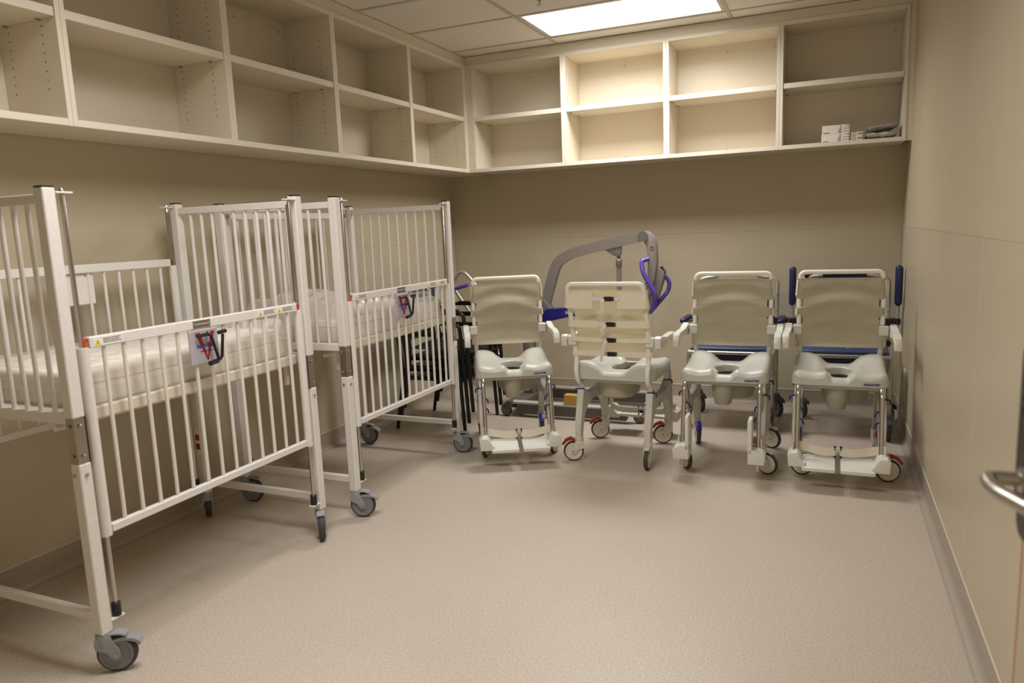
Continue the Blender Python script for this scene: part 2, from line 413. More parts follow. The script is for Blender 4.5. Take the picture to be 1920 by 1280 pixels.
bl = ['cream open wall cabinet on the back wall, next to the left corner', 'brightly lit cream wall cabinet under the left part of the ceiling light',
      'brightly lit cream wall cabinet, third along the back wall', 'shaded cream wall cabinet on the back wall holding boxes and bags']
for a, b, l in zip(bx, bx[1:], bl):
    cabinet((a, -0.001, 0), 0, b-a, l)
bm = B(); box(bm, 0.322, D, -0.3745, -D-0.006, ZB, ZT); box(bm, 0.322, 0.383, -D-0.006, -D+0.012, ZB, ZT); struct('trim_7', bm, 'cab')
bm = B(); box(bm, 3.3725, W-0.0005, -D+0.004, -D+0.024, ZB, ZT); struct('trim_8', bm, 'cab')
bm = B(); box(bm, D-0.022, D-0.006, YF, -D+0.012, ZT, ZC-0.001); struct('trim_9', bm, 'cab')
bm = B(); box(bm, D-0.006, W-0.0005, -D+0.006, -D+0.022, ZT, ZC-0.001); struct('trim_10', bm, 'cab')
bm = B(); box(bm, 0.001, 0.32, -0.36, -0.001, ZB, ZB+0.02); struct('trim_11', bm, 'cab')
ZS = ZB+0.026   # inner floor of the cabinets

# boxes and bags in the last cabinet
def carton(x0, x1, z0, z1, y0, y1, label, big):
    e = empty('carton', ((x0+x1)/2, (y0+y1)/2, z0), 0, label, 'box', 'white cartons in the wall cabinet')
    hx, hy, h = (x1-x0)/2, (y1-y0)/2, z1-z0
    bm = B(); box(bm, -hx, hx, -hy, hy, 0, h, 0.0015); mk('box_body', bm, 'carton', e)
    bm = B(); f = -hy-0.0004
    def q(xa, xb, za, zb): box(bm, xa, xb, f, f+0.0004, za, zb)
    if big:
        for k, wd in enumerate((0.012, 0.010, 0.016, 0.02, 0.024)): q(hx*0.42-wd, hx*0.42, h*0.78-k*0.0075, h*0.78-k*0.0075+0.0035)
        rnd = random.Random(4)
        for i in range(3):
            for j in range(3):
                if (i, j) == (0, 2): continue
                cxx = hx*0.58+i*0.012; cz = h*0.18+j*0.0165; q(cxx, cxx+0.0055+rnd.random()*0.002, cz, cz+0.006)
        q(-hx*0.9, -hx*0.48, 0.004, 0.008); q(hx*0.18, hx*0.42, 0.003, 0.007)
    else:
        s = h*0.36
        for a in ((-hx*0.82, -hx*0.82+0.003), (-hx*0.28, -hx*0.28+0.003)): q(a[0], a[1], h*0.2, h*0.85)
        q(-hx*0.82, -hx*0.28, h*0.82, h*0.9); q(-hx*0.82, -hx*0.28, h*0.12, h*0.24); q(-hx*0.62, -hx*0.5, h*0.45, h*0.6)
        for k in range(9): q(hx*0.1+k*0.0033, hx*0.1+k*0.0033+0.0018, h*0.35, h*0.75)
    mk('printed_marks', bm, 'print', e, smooth=False)['kind'] = 'stuff'
carton(2.889, 3.053, ZS, ZS+0.053, -0.305, -0.10, 'large white printed carton, lower one of the stack in the cabinet', True)
carton(2.892, 3.055, ZS+0.0535, ZS+0.106, -0.305, -0.10, 'large white printed carton, upper one of the stack in the cabinet', True)
carton(3.064, 3.130, ZS, ZS+0.026, -0.31, -0.15, 'small white barcoded carton, lower of the pair beside the large cartons', False)
carton(3.066, 3.133, ZS+0.0265, ZS+0.053, -0.31, -0.15, 'small white barcoded carton, upper of the pair beside the large cartons', False)
def bag(cx, cy, z0, lx, ly, h, tilt, seed, m, label):
    bm = B(); nx, ny = 22, 14
    for side in (1, -1):
        g = []
        for i in range(nx+1):
            row = []
            for j in range(ny+1):
                u, v = i/nx*2-1, j/ny*2-1
                e = max(0, (1-abs(u)**3)*(1-abs(v)**3))**0.6
                n = noise.noise(Vector((u*3+seed, v*2.2, seed))) ; n2 = noise.noise(Vector((u*9, v*7+seed, seed+side*3)))
                z = h*0.5*(1+side*e*(0.72+0.5*n)) + 0.006*n2 + tilt*u*lx*0.5
                row.append(bm.verts.new((u*lx/2*(1+0.05*n), v*ly/2*(1+0.06*n2), max(0.001, z) if side < 0 else max(0.003, z))))
            g.append(row)
        for i in range(nx):
            for j in range(ny): bm.faces.new((g[i][j], g[i+1][j], g[i+1][j+1], g[i][j+1]))
    bmesh.ops.remove_doubles(bm, verts=bm.verts[:], dist=0.0006)
    o = mk('plastic_bag', bm, m, loc=(cx, cy, z0)); tag(o, label, 'bag', 'folded bags in the wall cabinet'); return o
bag(3.238, -0.235, ZS, 0.180, 0.19, 0.050, 0.0, 2.0, 'greybag', 'grey folded plastic bag lying flat on the cabinet floor')
bag(3.244, -0.235, ZS+0.048, 0.18, 0.19, 0.044, 0.10, 5.3, 'darkbag', 'darker grey crumpled plastic bag on top of the flat one')

# ================================================================ CASTERS
def caster(parent, x, y, z, a, r=0.062, th=0.030, fork='greyplastic', hub='greywheel', tyre='rubber', pedal='greyplastic', long_pedal=True, fork_top=None):
    """swivel caster: z = top plate height; a = trailing direction (angle of the wheel offset)"""
    off = 0.034
    R = T(x, y, 0) @ RZ(a)
    top = fork_top or z
    bm = B()
    lathe(bm, [(0.024, top-0.035), (0.026, top-0.008), (0.024, top), (0.0, top)], 16, T(x, y, 0))
    for s in (-1, 1):
        poly = [(-0.024, top-0.012), (-0.024, top-0.05), (off-0.022, r+0.012), (off-0.014, r-0.012), (off, r-0.018), (off+0.014, r-0.01), (off+0.012, r+0.02), (0.030, top-0.03), (0.024, top-0.008)]
        y0 = s*(th/2+0.001); y1 = s*(th/2+0.0075)
        prism(bm, poly, min(y0, y1), max(y0, y1), 'y', 0.0015, mx=R)
    # hood over the wheel
    pts = []
    for k in range(7):
        t = math.radians(150-k*15); pts.append((off+(r+0.008)*math.cos(t), 0, r+(r+0.008)*math.sin(t)))
    strip(bm, [R @ Vector(q) for q in pts], th+0.006, 0.005, ref=R.to_3x3() @ Vector((0, 1, 0)))
    f = mk('caster', bm, fork, parent)
    Mw = R @ T(off, 0, r)
    bm = B(); h = th/2
    lathe(bm, [(r-0.013, -h*0.8), (r-0.006, -h*0.95), (r-0.001, -h*0.5), (r, 0), (r-0.001, h*0.5), (r-0.006, h*0.95), (r-0.013, h*0.8)], 28, Mw, 'y'); mk('tyre', bm, tyre, f)
    bm = B()
    for s in (1, -1):
        lathe(bm, [(r-0.009, s*h*0.6), (r-0.010, s*h*0.98), (r-0.018, s*h*1.0), (r-0.020, s*h*0.86), (0.016, s*h*0.86), (0.014, s*h*1.02), (0.008, s*h*1.02), (0.007, s*h*0.9), (0, s*h*0.9)], 28, Mw, 'y')
    mk('wheel_hub', bm, hub, f)
    bm = B(); lathe(bm, [(0.0065, -th/2-0.0095), (0.0065, th/2+0.0095)], 10, Mw, 'y'); mk('axle', bm, 'satin', f)
    if pedal:
        bm = B(); vb = 0
        if long_pedal:
            pr = rounded([(0.016, 0, top-0.036), (0.052, 0, top-0.020), (0.098, 0, top-0.034), (0.108, 0, top-0.048)], 0.03)
            strip(bm, pr, 0.032, 0.010, ref=(0, 1, 0))
        else:
            prism(bm, [(0.018, top-0.002), (0.050, top+0.016), (0.082, top+0.002), (0.102, top-0.026), (0.094, top-0.032), (0.072, top-0.006), (0.048, top+0.002), (0.018, top-0.016)], -0.016, 0.016, 'y', 0.002)
        bmesh.ops.transform(bm, matrix=R, verts=bm.verts[:]); mk('brake_pedal', bm, pedal, f)
    return f

# ================================================================ CRIBS
def crib(loc, label, back_z, HY=0.537, group='white hospital cribs', casters=None, red_marks=False):
    e = empty('hospital_crib', loc, 0, label, 'crib', group)
    HX = 0.345; p = 0.0202
    for sx in (-1, 1):
        for sy in (-1, 1):
            x, y = sx*HX, sy*HY
            bm = B(); box(bm, x-p, x+p, y-p, y+p, 0.845, 1.535, 0.003); box(bm, x-p, x+p, y-p, y+p, 0.135, 0.70, 0.003)
            post = mk('post', bm, 'powder', e)
            bm = B(); box(bm, x-p+0.002, x+p-0.002, y-p+0.002, y+p-0.002, 0.70, 0.845, 0.001)
            box(bm, x-p-0.001, x+p+0.001, y-sy*p-0.002*sy if sy > 0 else y+p, y-p if sy > 0 else y+p+0.002, 0.70, 0.845)
            slv = mk('steel_sleeve', bm, 'satin', post, smooth=False)
            bm = B()
            for z in (0.725, 0.82, 0.665):
                lathe(bm, [(0.006, 0), (0.006, 0.003), (0.003, 0.005), (0, 0.005)], 10, T(x-0.004, y-p-0.001, z) @ RX(PI/2))
                lathe(bm, [(0.006, 0), (0.006, 0.003), (0.003, 0.005), (0, 0.005)], 10, T(x+sx*(p+0.001), y, z) @ RY(sx*PI/2))
            mk('bolt', bm, 'satin', post)
            bm = B(); box(bm, x-p+0.001, x+p-0.001, y-p+0.001, y+p-0.001, 1.535, 1.541, 0.002); mk('post_cap', bm, 'black', post)
            # tab at the top and foot that carry the guide rod, and the rod
            gy = y - sy*0.048; gxx = x+sx*0.008
            bm = B(); box(bm, gxx-0.014, gxx+0.014, min(y-sy*p, gy-sy*0.026), max(y-sy*p, gy-sy*0.026), 1.519, 1.524, 0.001)
            mk('rod_bracket', bm, 'white_gloss', post); bm = B()
            box(bm, gxx-0.012, gxx+0.012, min(y-sy*p, gy-sy*0.02), max(y-sy*p, gy-sy*0.02), 0.166, 0.172, 0.001)
            mk('rod_bracket', bm, 'white_gloss', post)
            bm = B(); lathe(bm, [(0.0075, 0.172), (0.0075, 1.528), (0.004, 1.534), (0, 1.534)], 12, T(gxx, gy, 0))
            mk('guide_rod', bm, 'steel', e)
            bm = B(); lathe(bm, [(0.0145, 0.1725), (0.0145, 0.215), (0.012, 0.218), (0.0078, 0.218)], 14, T(gxx, gy, 0)); mk('rod_stop', bm, 'black', e)
            if sy > 0 or sx < 0:
                bm = B(); box(bm, gxx-0.009*sx-0.003, gxx-0.009*sx+0.003, gy-0.008, gy+0.008, 1.09, 1.50)
                tr = mk('latch_rack', bm, 'satin', e, smooth=False)
            if red_marks and sx < 0 and sy > 0:
                bm = B(); box(bm, x-0.012, x+0.012, y-p-0.001, y-p, 0.33, 0.47); st = mk('sticker', bm, 'stickerwhite', post, smooth=False)
                for z in (0.36, 0.405):
                    bm = B(); box(bm, x-0.012, x+0.012, y-p-0.0015, y-p-0.001, z, z+0.03); mk('warning_sticker', bm, 'vred', post, smooth=False)
            # caster
            a = casters[(sx, sy)]
            caster(e, x, y, 0.135, a[0], pedal='greyplastic' if a[1] else None)
    # end panels
    for sy in (-1, 1):
        y = sy*HY; xi = HX-p
        bm = B(); box(bm, -xi, xi, y-0.011, y+0.011, 1.488, 1.518, 0.002)
        pan = mk('end_panel', bm, 'powder', e)
        bm = B(); box(bm, -xi, xi, y-0.011, y+0.011, 0.822, 0.856, 0.002); mk('bottom_rail', bm, 'powder', pan)
        for k in range(9):
            x = -xi + (k+1)*2*xi/10
            bm = B(); tube(bm, [(x, y, 0.853), (x, y, 1.491)], 0.0075, 10); mk('bar', bm, 'powder', pan)
        bm = B(); box(bm, -xi, xi, y-0.012, y+0.012, 0.176, 0.206, 0.002); mk('stretcher', bm, 'powder', e)
    # deck
    bm = B(); box(bm, -HX+0.03, HX-0.03, -HY+0.03, HY-0.03, 0.812, 0.853, 0.004); mk('mattress_deck', bm, 'deck', e)
    for sx in (-1, 1):
        for sy in (-1, 1):
            bm = B()
            box(bm, sx*0.27-0.008, sx*0.27+0.008, sy*0.49-0.01, sy*0.49+0.01, 0.72, 0.814, 0.002); mk('deck_bracket', bm, 'deck', e)
    for sx in (-1, 1):
        bm = B(); tube(bm, [(sx*0.2, -HY+0.03, 0.79), (sx*0.2, HY-0.03, 0.79)], 0.010, 8); mk('deck_rail', bm, 'powder', e)
    # side gates
    for sx, zt in ((1, 1.083), (-1, back_z)):
        x = sx*(HX+0.008); ye = HY-0.048; zb = zt-0.632
        bm = B(); box(bm, x-0.0125, x+0.0125, -ye+0.018, ye-0.018, zt-0.034, zt, 0.002)
        g = mk('side_gate', bm, 'powder', e)
        bm = B(); box(bm, x-0.011, x+0.011, -ye+0.018, ye-0.018, zb, zb+0.026, 0.002); mk('bottom_rail', bm, 'powder', g)
        for s in (-1, 1):
            bm = B(); tube(bm, [(x, s*ye, zb-0.006), (x, s*ye, zt-0.030)], 0.0175, 14); mk('gate_stile', bm, 'powder', g)
            bm = B(); tube(bm, rounded([(x+sx*0.004, s*(ye-0.016), zt-0.03), (x+sx*0.004, s*(ye-0.002), zt-0.03), (x+sx*0.004, s*(ye-0.002), zt-0.006), (x+sx*0.004, s*(ye-0.016), zt-0.006)], 0.006), 0.006, 8); mk('end_bumper', bm, 'orange', g)
        n = 13
        for k in range(n):
            y = -ye + (k+1)*2*ye/(n+1)
            bm = B(); tube(bm, [(x, y, zb+0.02), (x, y, zt-0.031)], 0.0068, 10); mk('bar', bm, 'powder', g)
        # label plate with the release handle
        yc = -0.035 if sx > 0 else 0.03; xo = x+sx*0.014
        bm = B(); box(bm, x+sx*0.0, xo, yc-0.066, yc+0.066, zt-0.165, zt-0.036, 0.004)
        pl = mk('label_plate', bm, 'silverplate' if sx > 0 else 'powder', g)
        bm = B(); box(bm, min(x+sx*0.0125, x+sx*0.0135), max(x+sx*0.0125, x+sx*0.0135), yc-0.046, yc+0.034, zt-0.030, zt-0.004); mk('name_plate', bm, 'satin', g, smooth=False)
        if sx > 0:
            xf = xo+0.0006
            bm = B()
            def vtri(pts): prism(bm, pts, xf-0.0004, xf+0.0004, 'x')
            vtri([(yc-0.042, zt-0.048), (yc-0.020, zt-0.048), (yc+0.010, zt-0.150), (yc+0.004, zt-0.150)])
            vtri([(yc+0.048, zt-0.048), (yc+0.028, zt-0.048), (yc+0.004, zt-0.150), (yc+0.010, zt-0.150)])
            mk('red_emblem', bm, 'vred', g, smooth=False)
            text_obj('NOVUM', 0.0225, 'vblue', g, (xf+0.001, yc+0.002, zt-0.098), (PI/2, 0, PI/2), shear=0.15, bold=0.0003)
            bm = B(); rn = random.Random(3); q = yc-0.024      # a small worn line of print under the name
            while q < yc+0.032:
                l = 0.003+rn.random()*0.004; box(bm, xf, xf+0.0004, q, q+l, zt-0.119, zt-0.1155); q += l+0.0016
            mk('small_print', bm, 'vblue', g, smooth=False)['kind'] = 'stuff'
            bm = B(); tube(bm, [(x+0.0137, yc-0.040+k*0.0023, zt-0.017+0.005*math.sin(k*1.35)*(0.5+0.5*math.cos(k*0.45))) for k in range(31)], 0.0007, 5)
            mk('engraved_script', bm, 'stickerwhite', g)
            for yy, fl in ((-ye+0.03, 1), (ye-0.255, 1), (ye-0.145, 1)):
                bm = B(); box(bm, x+0.0125, x+0.0131, yy, yy+0.105, zt-0.030, zt-0.004); mk('warning_sticker', bm, 'stickerwhite', g, smooth=False)
                bm = B(); prism(bm, [(yy+0.004, zt-0.027), (yy+0.026, zt-0.027), (yy+0.015, zt-0.008)], x+0.0131, x+0.0135, 'x'); mk('warning_triangle', bm, 'yellow', g, smooth=False)
                bm = B(); box(bm, x+0.0135, x+0.0138, yy+0.014, yy+0.016, zt-0.024, zt-0.014)
                for r_, (k0, k1) in enumerate(((0.034, 0.098), (0.034, 0.092), (0.034, 0.099))):
                    q = k0
                    rn = random.Random(r_)
                    while q < k1:
                        l = 0.003+rn.random()*0.005; box(bm, x+0.0131, x+0.0134, yy+q, min(yy+q+l, yy+k1), zt-0.0115-r_*0.006, zt-0.0085-r_*0.006); q += l+0.0015
                mk('warning_lettering', bm, 'print', g, smooth=False)['kind'] = 'stuff'
        hx = xo+sx*0.014
        bm = B()
        tube(bm, [(hx, yc-0.048, zt-0.058), (hx, yc+0.004, zt-0.056)], 0.0065, 8)
        tube(bm, rounded([(hx, yc+0.004, zt-0.056), (hx+sx*0.006, yc+0.012, zt-0.062), (hx+sx*0.016, yc+0.028, zt-0.15)], 0.01), 0.0055, 8)
        tube(bm, [(hx+sx*0.012, yc-0.012, zt-0.162), (hx+sx*0.012, yc+0.026, zt-0.158)], 0.0095, 8)
        tube(bm, rounded([(hx+sx*0.012, yc+0.024, zt-0.158), (hx+sx*0.016, yc+0.044, zt-0.15), (hx+sx*0.022, yc+0.052, zt-0.062)], 0.014), 0.0055, 8)
        tube(bm, [(hx+sx*0.018, yc+0.036, zt-0.055), (hx+sx*0.022, yc+0.068, zt-0.052)], 0.0075, 8)
        tube(bm, [(x, yc+0.03, zt-0.045), (hx, yc+0.0, zt-0.056)], 0.004, 6)
        mk('release_handle', bm, 'black', g)
    return e
cast = {(1, -1): (math.radians(35), True), (1, 1): (math.radians(-50), False), (-1, -1): (math.radians(200), True), (-1, 1): (math.radians(138), False)}
A = crib((0.500, -3.607, 0), 'white hospital crib at the left, nearest the camera', 1.286, HY=0.549, casters=cast, red_marks=True)
castB = {(1, -1): (math.radians(20), True), (1, 1): (math.radians(10), True), (-1, -1): (math.radians(12), False), (-1, 1): (math.radians(5), True)}
Bc = crib((0.518, -2.272, 0), 'white hospital crib farther back, beside the stacked black chairs', 1.497, casters=castB)

# mattresses in loose clear wrapping
def shell(bm, hx, hy, z0, h, amp, seed, nx=46, ny=70, bulge=None, freq=7.0, rnd=0.04):
    top = []
    for i in range(nx+1):
        row = []
        for j in range(ny+1):
            u, v = i/nx*2-1, j/ny*2-1
            x, y = u*hx, v*hy
            edge = min(1, (1-abs(u))*hx/rnd, (1-abs(v))*hy/rnd); edge = math.sqrt(max(0, 1-(1-edge)**2))
            p = Vector((x*freq+seed, y*freq, seed*2))
            n = noise.noise(p) + 0.5*abs(noise.noise(p*2.3)) + 0.25*noise.noise(p*5)
            rg = (1-abs(noise.noise(p*1.4)))**4
            b = bulge(x, y) if bulge else 0
            z = z0 + edge*(h + amp*(n*0.8+rg*0.7) + b)
            row.append(bm.verts.new((x, y, z)))
        top.append(row)
    for i in range(nx):
        for j in range(ny): bm.faces.new((top[i][j], top[i+1][j], top[i+1][j+1], top[i][j+1]))
    # sides, crumpled outward
    per = [top[i][0] for i in range(nx)] + [top[nx][j] for j in range(ny)] + [top[i][ny] for i in range(nx, 0, -1)] + [top[0][j] for j in range(ny, 0, -1)]
    prev = per; 
    for lv in range(1, 5):
        ring = []
        for v in per:
            t = lv/4; n = noise.noise(Vector((v.co.x*9+seed, v.co.y*9, t*3)))
            k = 1+amp*0.25*n*math.sin(t*PI)
            ring.append(bm.verts.new((v.co.x*k, v.co.y*(1+(k-1)*0.5), z0 - 0.0*t + 0)))
            ring[-1].co.z = z0-0.001*lv
        m = len(per)
        for q in range(m): bm.faces.new((prev[q], prev[(q+1) % m], ring[(q+1) % m], ring[q]))
        prev = ring
        break
def mattress(loc, hx, hy, h, label, amp, seed, bulge=None, tags=False, freq=7.0, wm='wrap'):
    e = empty('wrapped_mattress', loc, 0, label, 'mattress', 'plastic wrapped crib mattresses')
    bm = B(); box(bm, -hx, hx, -hy, hy, 0.0, h, 0.022, seg=4); m = mk('mattress_core', bm, 'mattress', e)
    bm = B(); box(bm, -hx-0.0015, hx+0.0015, -hy-0.0015, hy+0.0015, h*0.62, h*0.62+0.004, 0.001); mk('piping', bm, 'deck', m)
    bm = B(); shell(bm, hx+0.007, hy+0.007, 0.003, h+0.004, amp, seed, bulge=bulge, freq=freq); mk('plastic_wrap', bm, wm, e)
    if tags:
        for (x, y, w, l) in ((0.14, -0.33, 0.022, 0.06), (0.1, -0.22, 0.01, 0.08), (0.06, -0.15, 0.02, 0.03)):
            bm = B(); box(bm, x-w/2, x+w/2, y-l/2, y+l/2, h, h+0.001); mk('green_marking', bm, 'green', e, smooth=False)
    return e
mattress((0.500, -3.607, 0.8535), 0.300, 0.492, 0.118, 'cream crib mattress in smooth clear plastic, in the near crib', 0.012, 1.3, tags=True, freq=4.5,
         bulge=lambda x, y: 0.035*max(0, (y-0.1)/0.4)**1.5)
mattress((0.518, -2.272, 0.8535), 0.300, 0.492, 0.118, 'cream crib mattress in heavily crumpled clear plastic, in the farther crib', 0.032, 6.1, freq=8.0, wm='wrap_crumpled',
         bulge=lambda x, y: 0.03*max(0, min(1, (0.15-y)/0.3))+0.06*math.exp(-((y+0.28)/0.22)**2-((x+0.02)/0.25)**2))
for k, (x, y, rz, h) in enumerate(((0.74, -1.93, 0.1, 0.014), (0.73, -1.91, -0.15, 0.012))):
    bm = B(); nx = 12
    g = [[bm.verts.new(((i/nx-0.5)*0.13, (j/nx-0.5)*0.19, h*(1-abs(i/nx*2-1)**4)*(1-abs(j/nx*2-1)**4)+0.008*noise.noise(Vector((i*0.7, j*0.6, k*4.0))))) for j in range(nx+1)] for i in range(nx+1)]
    for i in range(nx):
        for j in range(nx): bm.faces.new((g[i][j], g[i+1][j], g[i+1][j+1], g[i][j+1]))
    bmesh.ops.solidify(bm, geom=bm.faces[:], thickness=0.006)
    o = mk('plastic_packet', bm, 'bluewrap', loc=(x, y, 1.013+0.022*k), rot=(0, 0, rz))
    tag(o, ['bluish plastic packet lying on the farther crib mattress', 'bluish plastic packet on top of the other on the farther mattress'][k], 'packet', 'bluish packets on the mattress')

# ================================================================ SHOWER COMMODE CHAIRS
def seat_mesh():
    bm = B(); n = 36; hx, hy = 0.232, 0.225; zb = 0.487
    def inhole(x, y):
        # key-hole opening: oval well with a channel open to the front rim
        if (x/0.066)**2+((y-0.0)/0.100)**2 < 1: return True
        return abs(x) < 0.042 and -0.172 < y < 0
    def H(x, y):
        u, v = x/hx, y/hy
        sm = lambda a, b, t: (lambda q: q*q*(3-2*q))(min(1, max(0, (t-a)/(b-a))))
        au = abs(u)
        z = 0.559 + 0.031*sm(-0.2, 1.0, v)*sm(0.20, 0.74, au)
        fr = 1-sm(-0.80, -0.62, v)
        z -= 0.030*(1-sm(0.22, 0.50, au))*(1-fr) + 0.034*(1-sm(0.19, 0.26, au))*fr
        z -= 0.012*math.exp(-((au-0.55)/0.22)**2)*(1-sm(0.2, 0.8, v))
        r = max(abs(u), abs(v)); 
        ex = max(0, abs(u)-0.86)/0.14; ey = max(0, -v-0.80)/0.20; er = max(0, v-0.9)/0.1
        z -= 0.026*ex**2.2 + 0.026*ey**2.2 + 0.016*er**2
        return z
    g = {}
    def pos(i, j):
        u, v = i/n*2-1, j/n*2-1
        x, y = u*hx, v*hy
        # rounded corners
        c = 0.05
        ax, ay = hx-c, hy-c
        if abs(x) > ax and abs(y) > ay:
            dx, dy = abs(x)-ax, abs(y)-ay; m = max(dx, dy); l = math.hypot(dx, dy)
            if l > 1e-9: x = math.copysign(ax+dx*m/l, x); y = math.copysign(ay+dy*m/l, y)
        return x, y
    for i in range(n):
        for j in range(n):
            cx, cy = ((i+0.5)/n*2-1)*hx, ((j+0.5)/n*2-1)*hy
            if inhole(cx, cy): continue
            vs = []
            for a, b in ((i, j), (i+1, j), (i+1, j+1), (i, j+1)):
                if (a, b) not in g:
                    x, y = pos(a, b); g[(a, b)] = bm.verts.new((x, y, H(x, y)))
                vs.append(g[(a, b)])
            bm.faces.new(vs)
    be = [e for e in bm.edges if e.is_boundary]
    inner = [e for e in be if max(abs(e.verts[0].co.x)/hx, abs(e.verts[0].co.y)/hy) < 0.85]
    iv = list({v for e in inner for v in e.verts}); nb = {v: [e.other_vert(v) for e in inner if v in e.verts] for v in iv}
    for _ in range(5):
        new = {v: (v.co*0.4 + sum((w.co for w in nb[v]), Vector())*0.6/len(nb[v])) for v in iv if nb[v]}
        for v, c in new.items(): v.co = c
    r = bmesh.ops.extrude_edge_only(bm, edges=be)
    for v in r['geom']:
        if isinstance(v, bmesh.types.BMVert):
            x, y = v.co.x, v.co.y
            if max(abs(x)/hx, abs(y)/hy) > 0.85: v.co.z = zb; v.co.x *= 1.012; v.co.y *= 1.012
            else: v.co.z = 0.486; v.co.x *= 0.97
    return bm
def front_label(parent):
    return text_obj('AQUATEC', 0.0165, 'clip', parent, (0.150, -0.2295, 0.5015), (PI/2, 0, 0), bold=0.0005, shear=0.2)

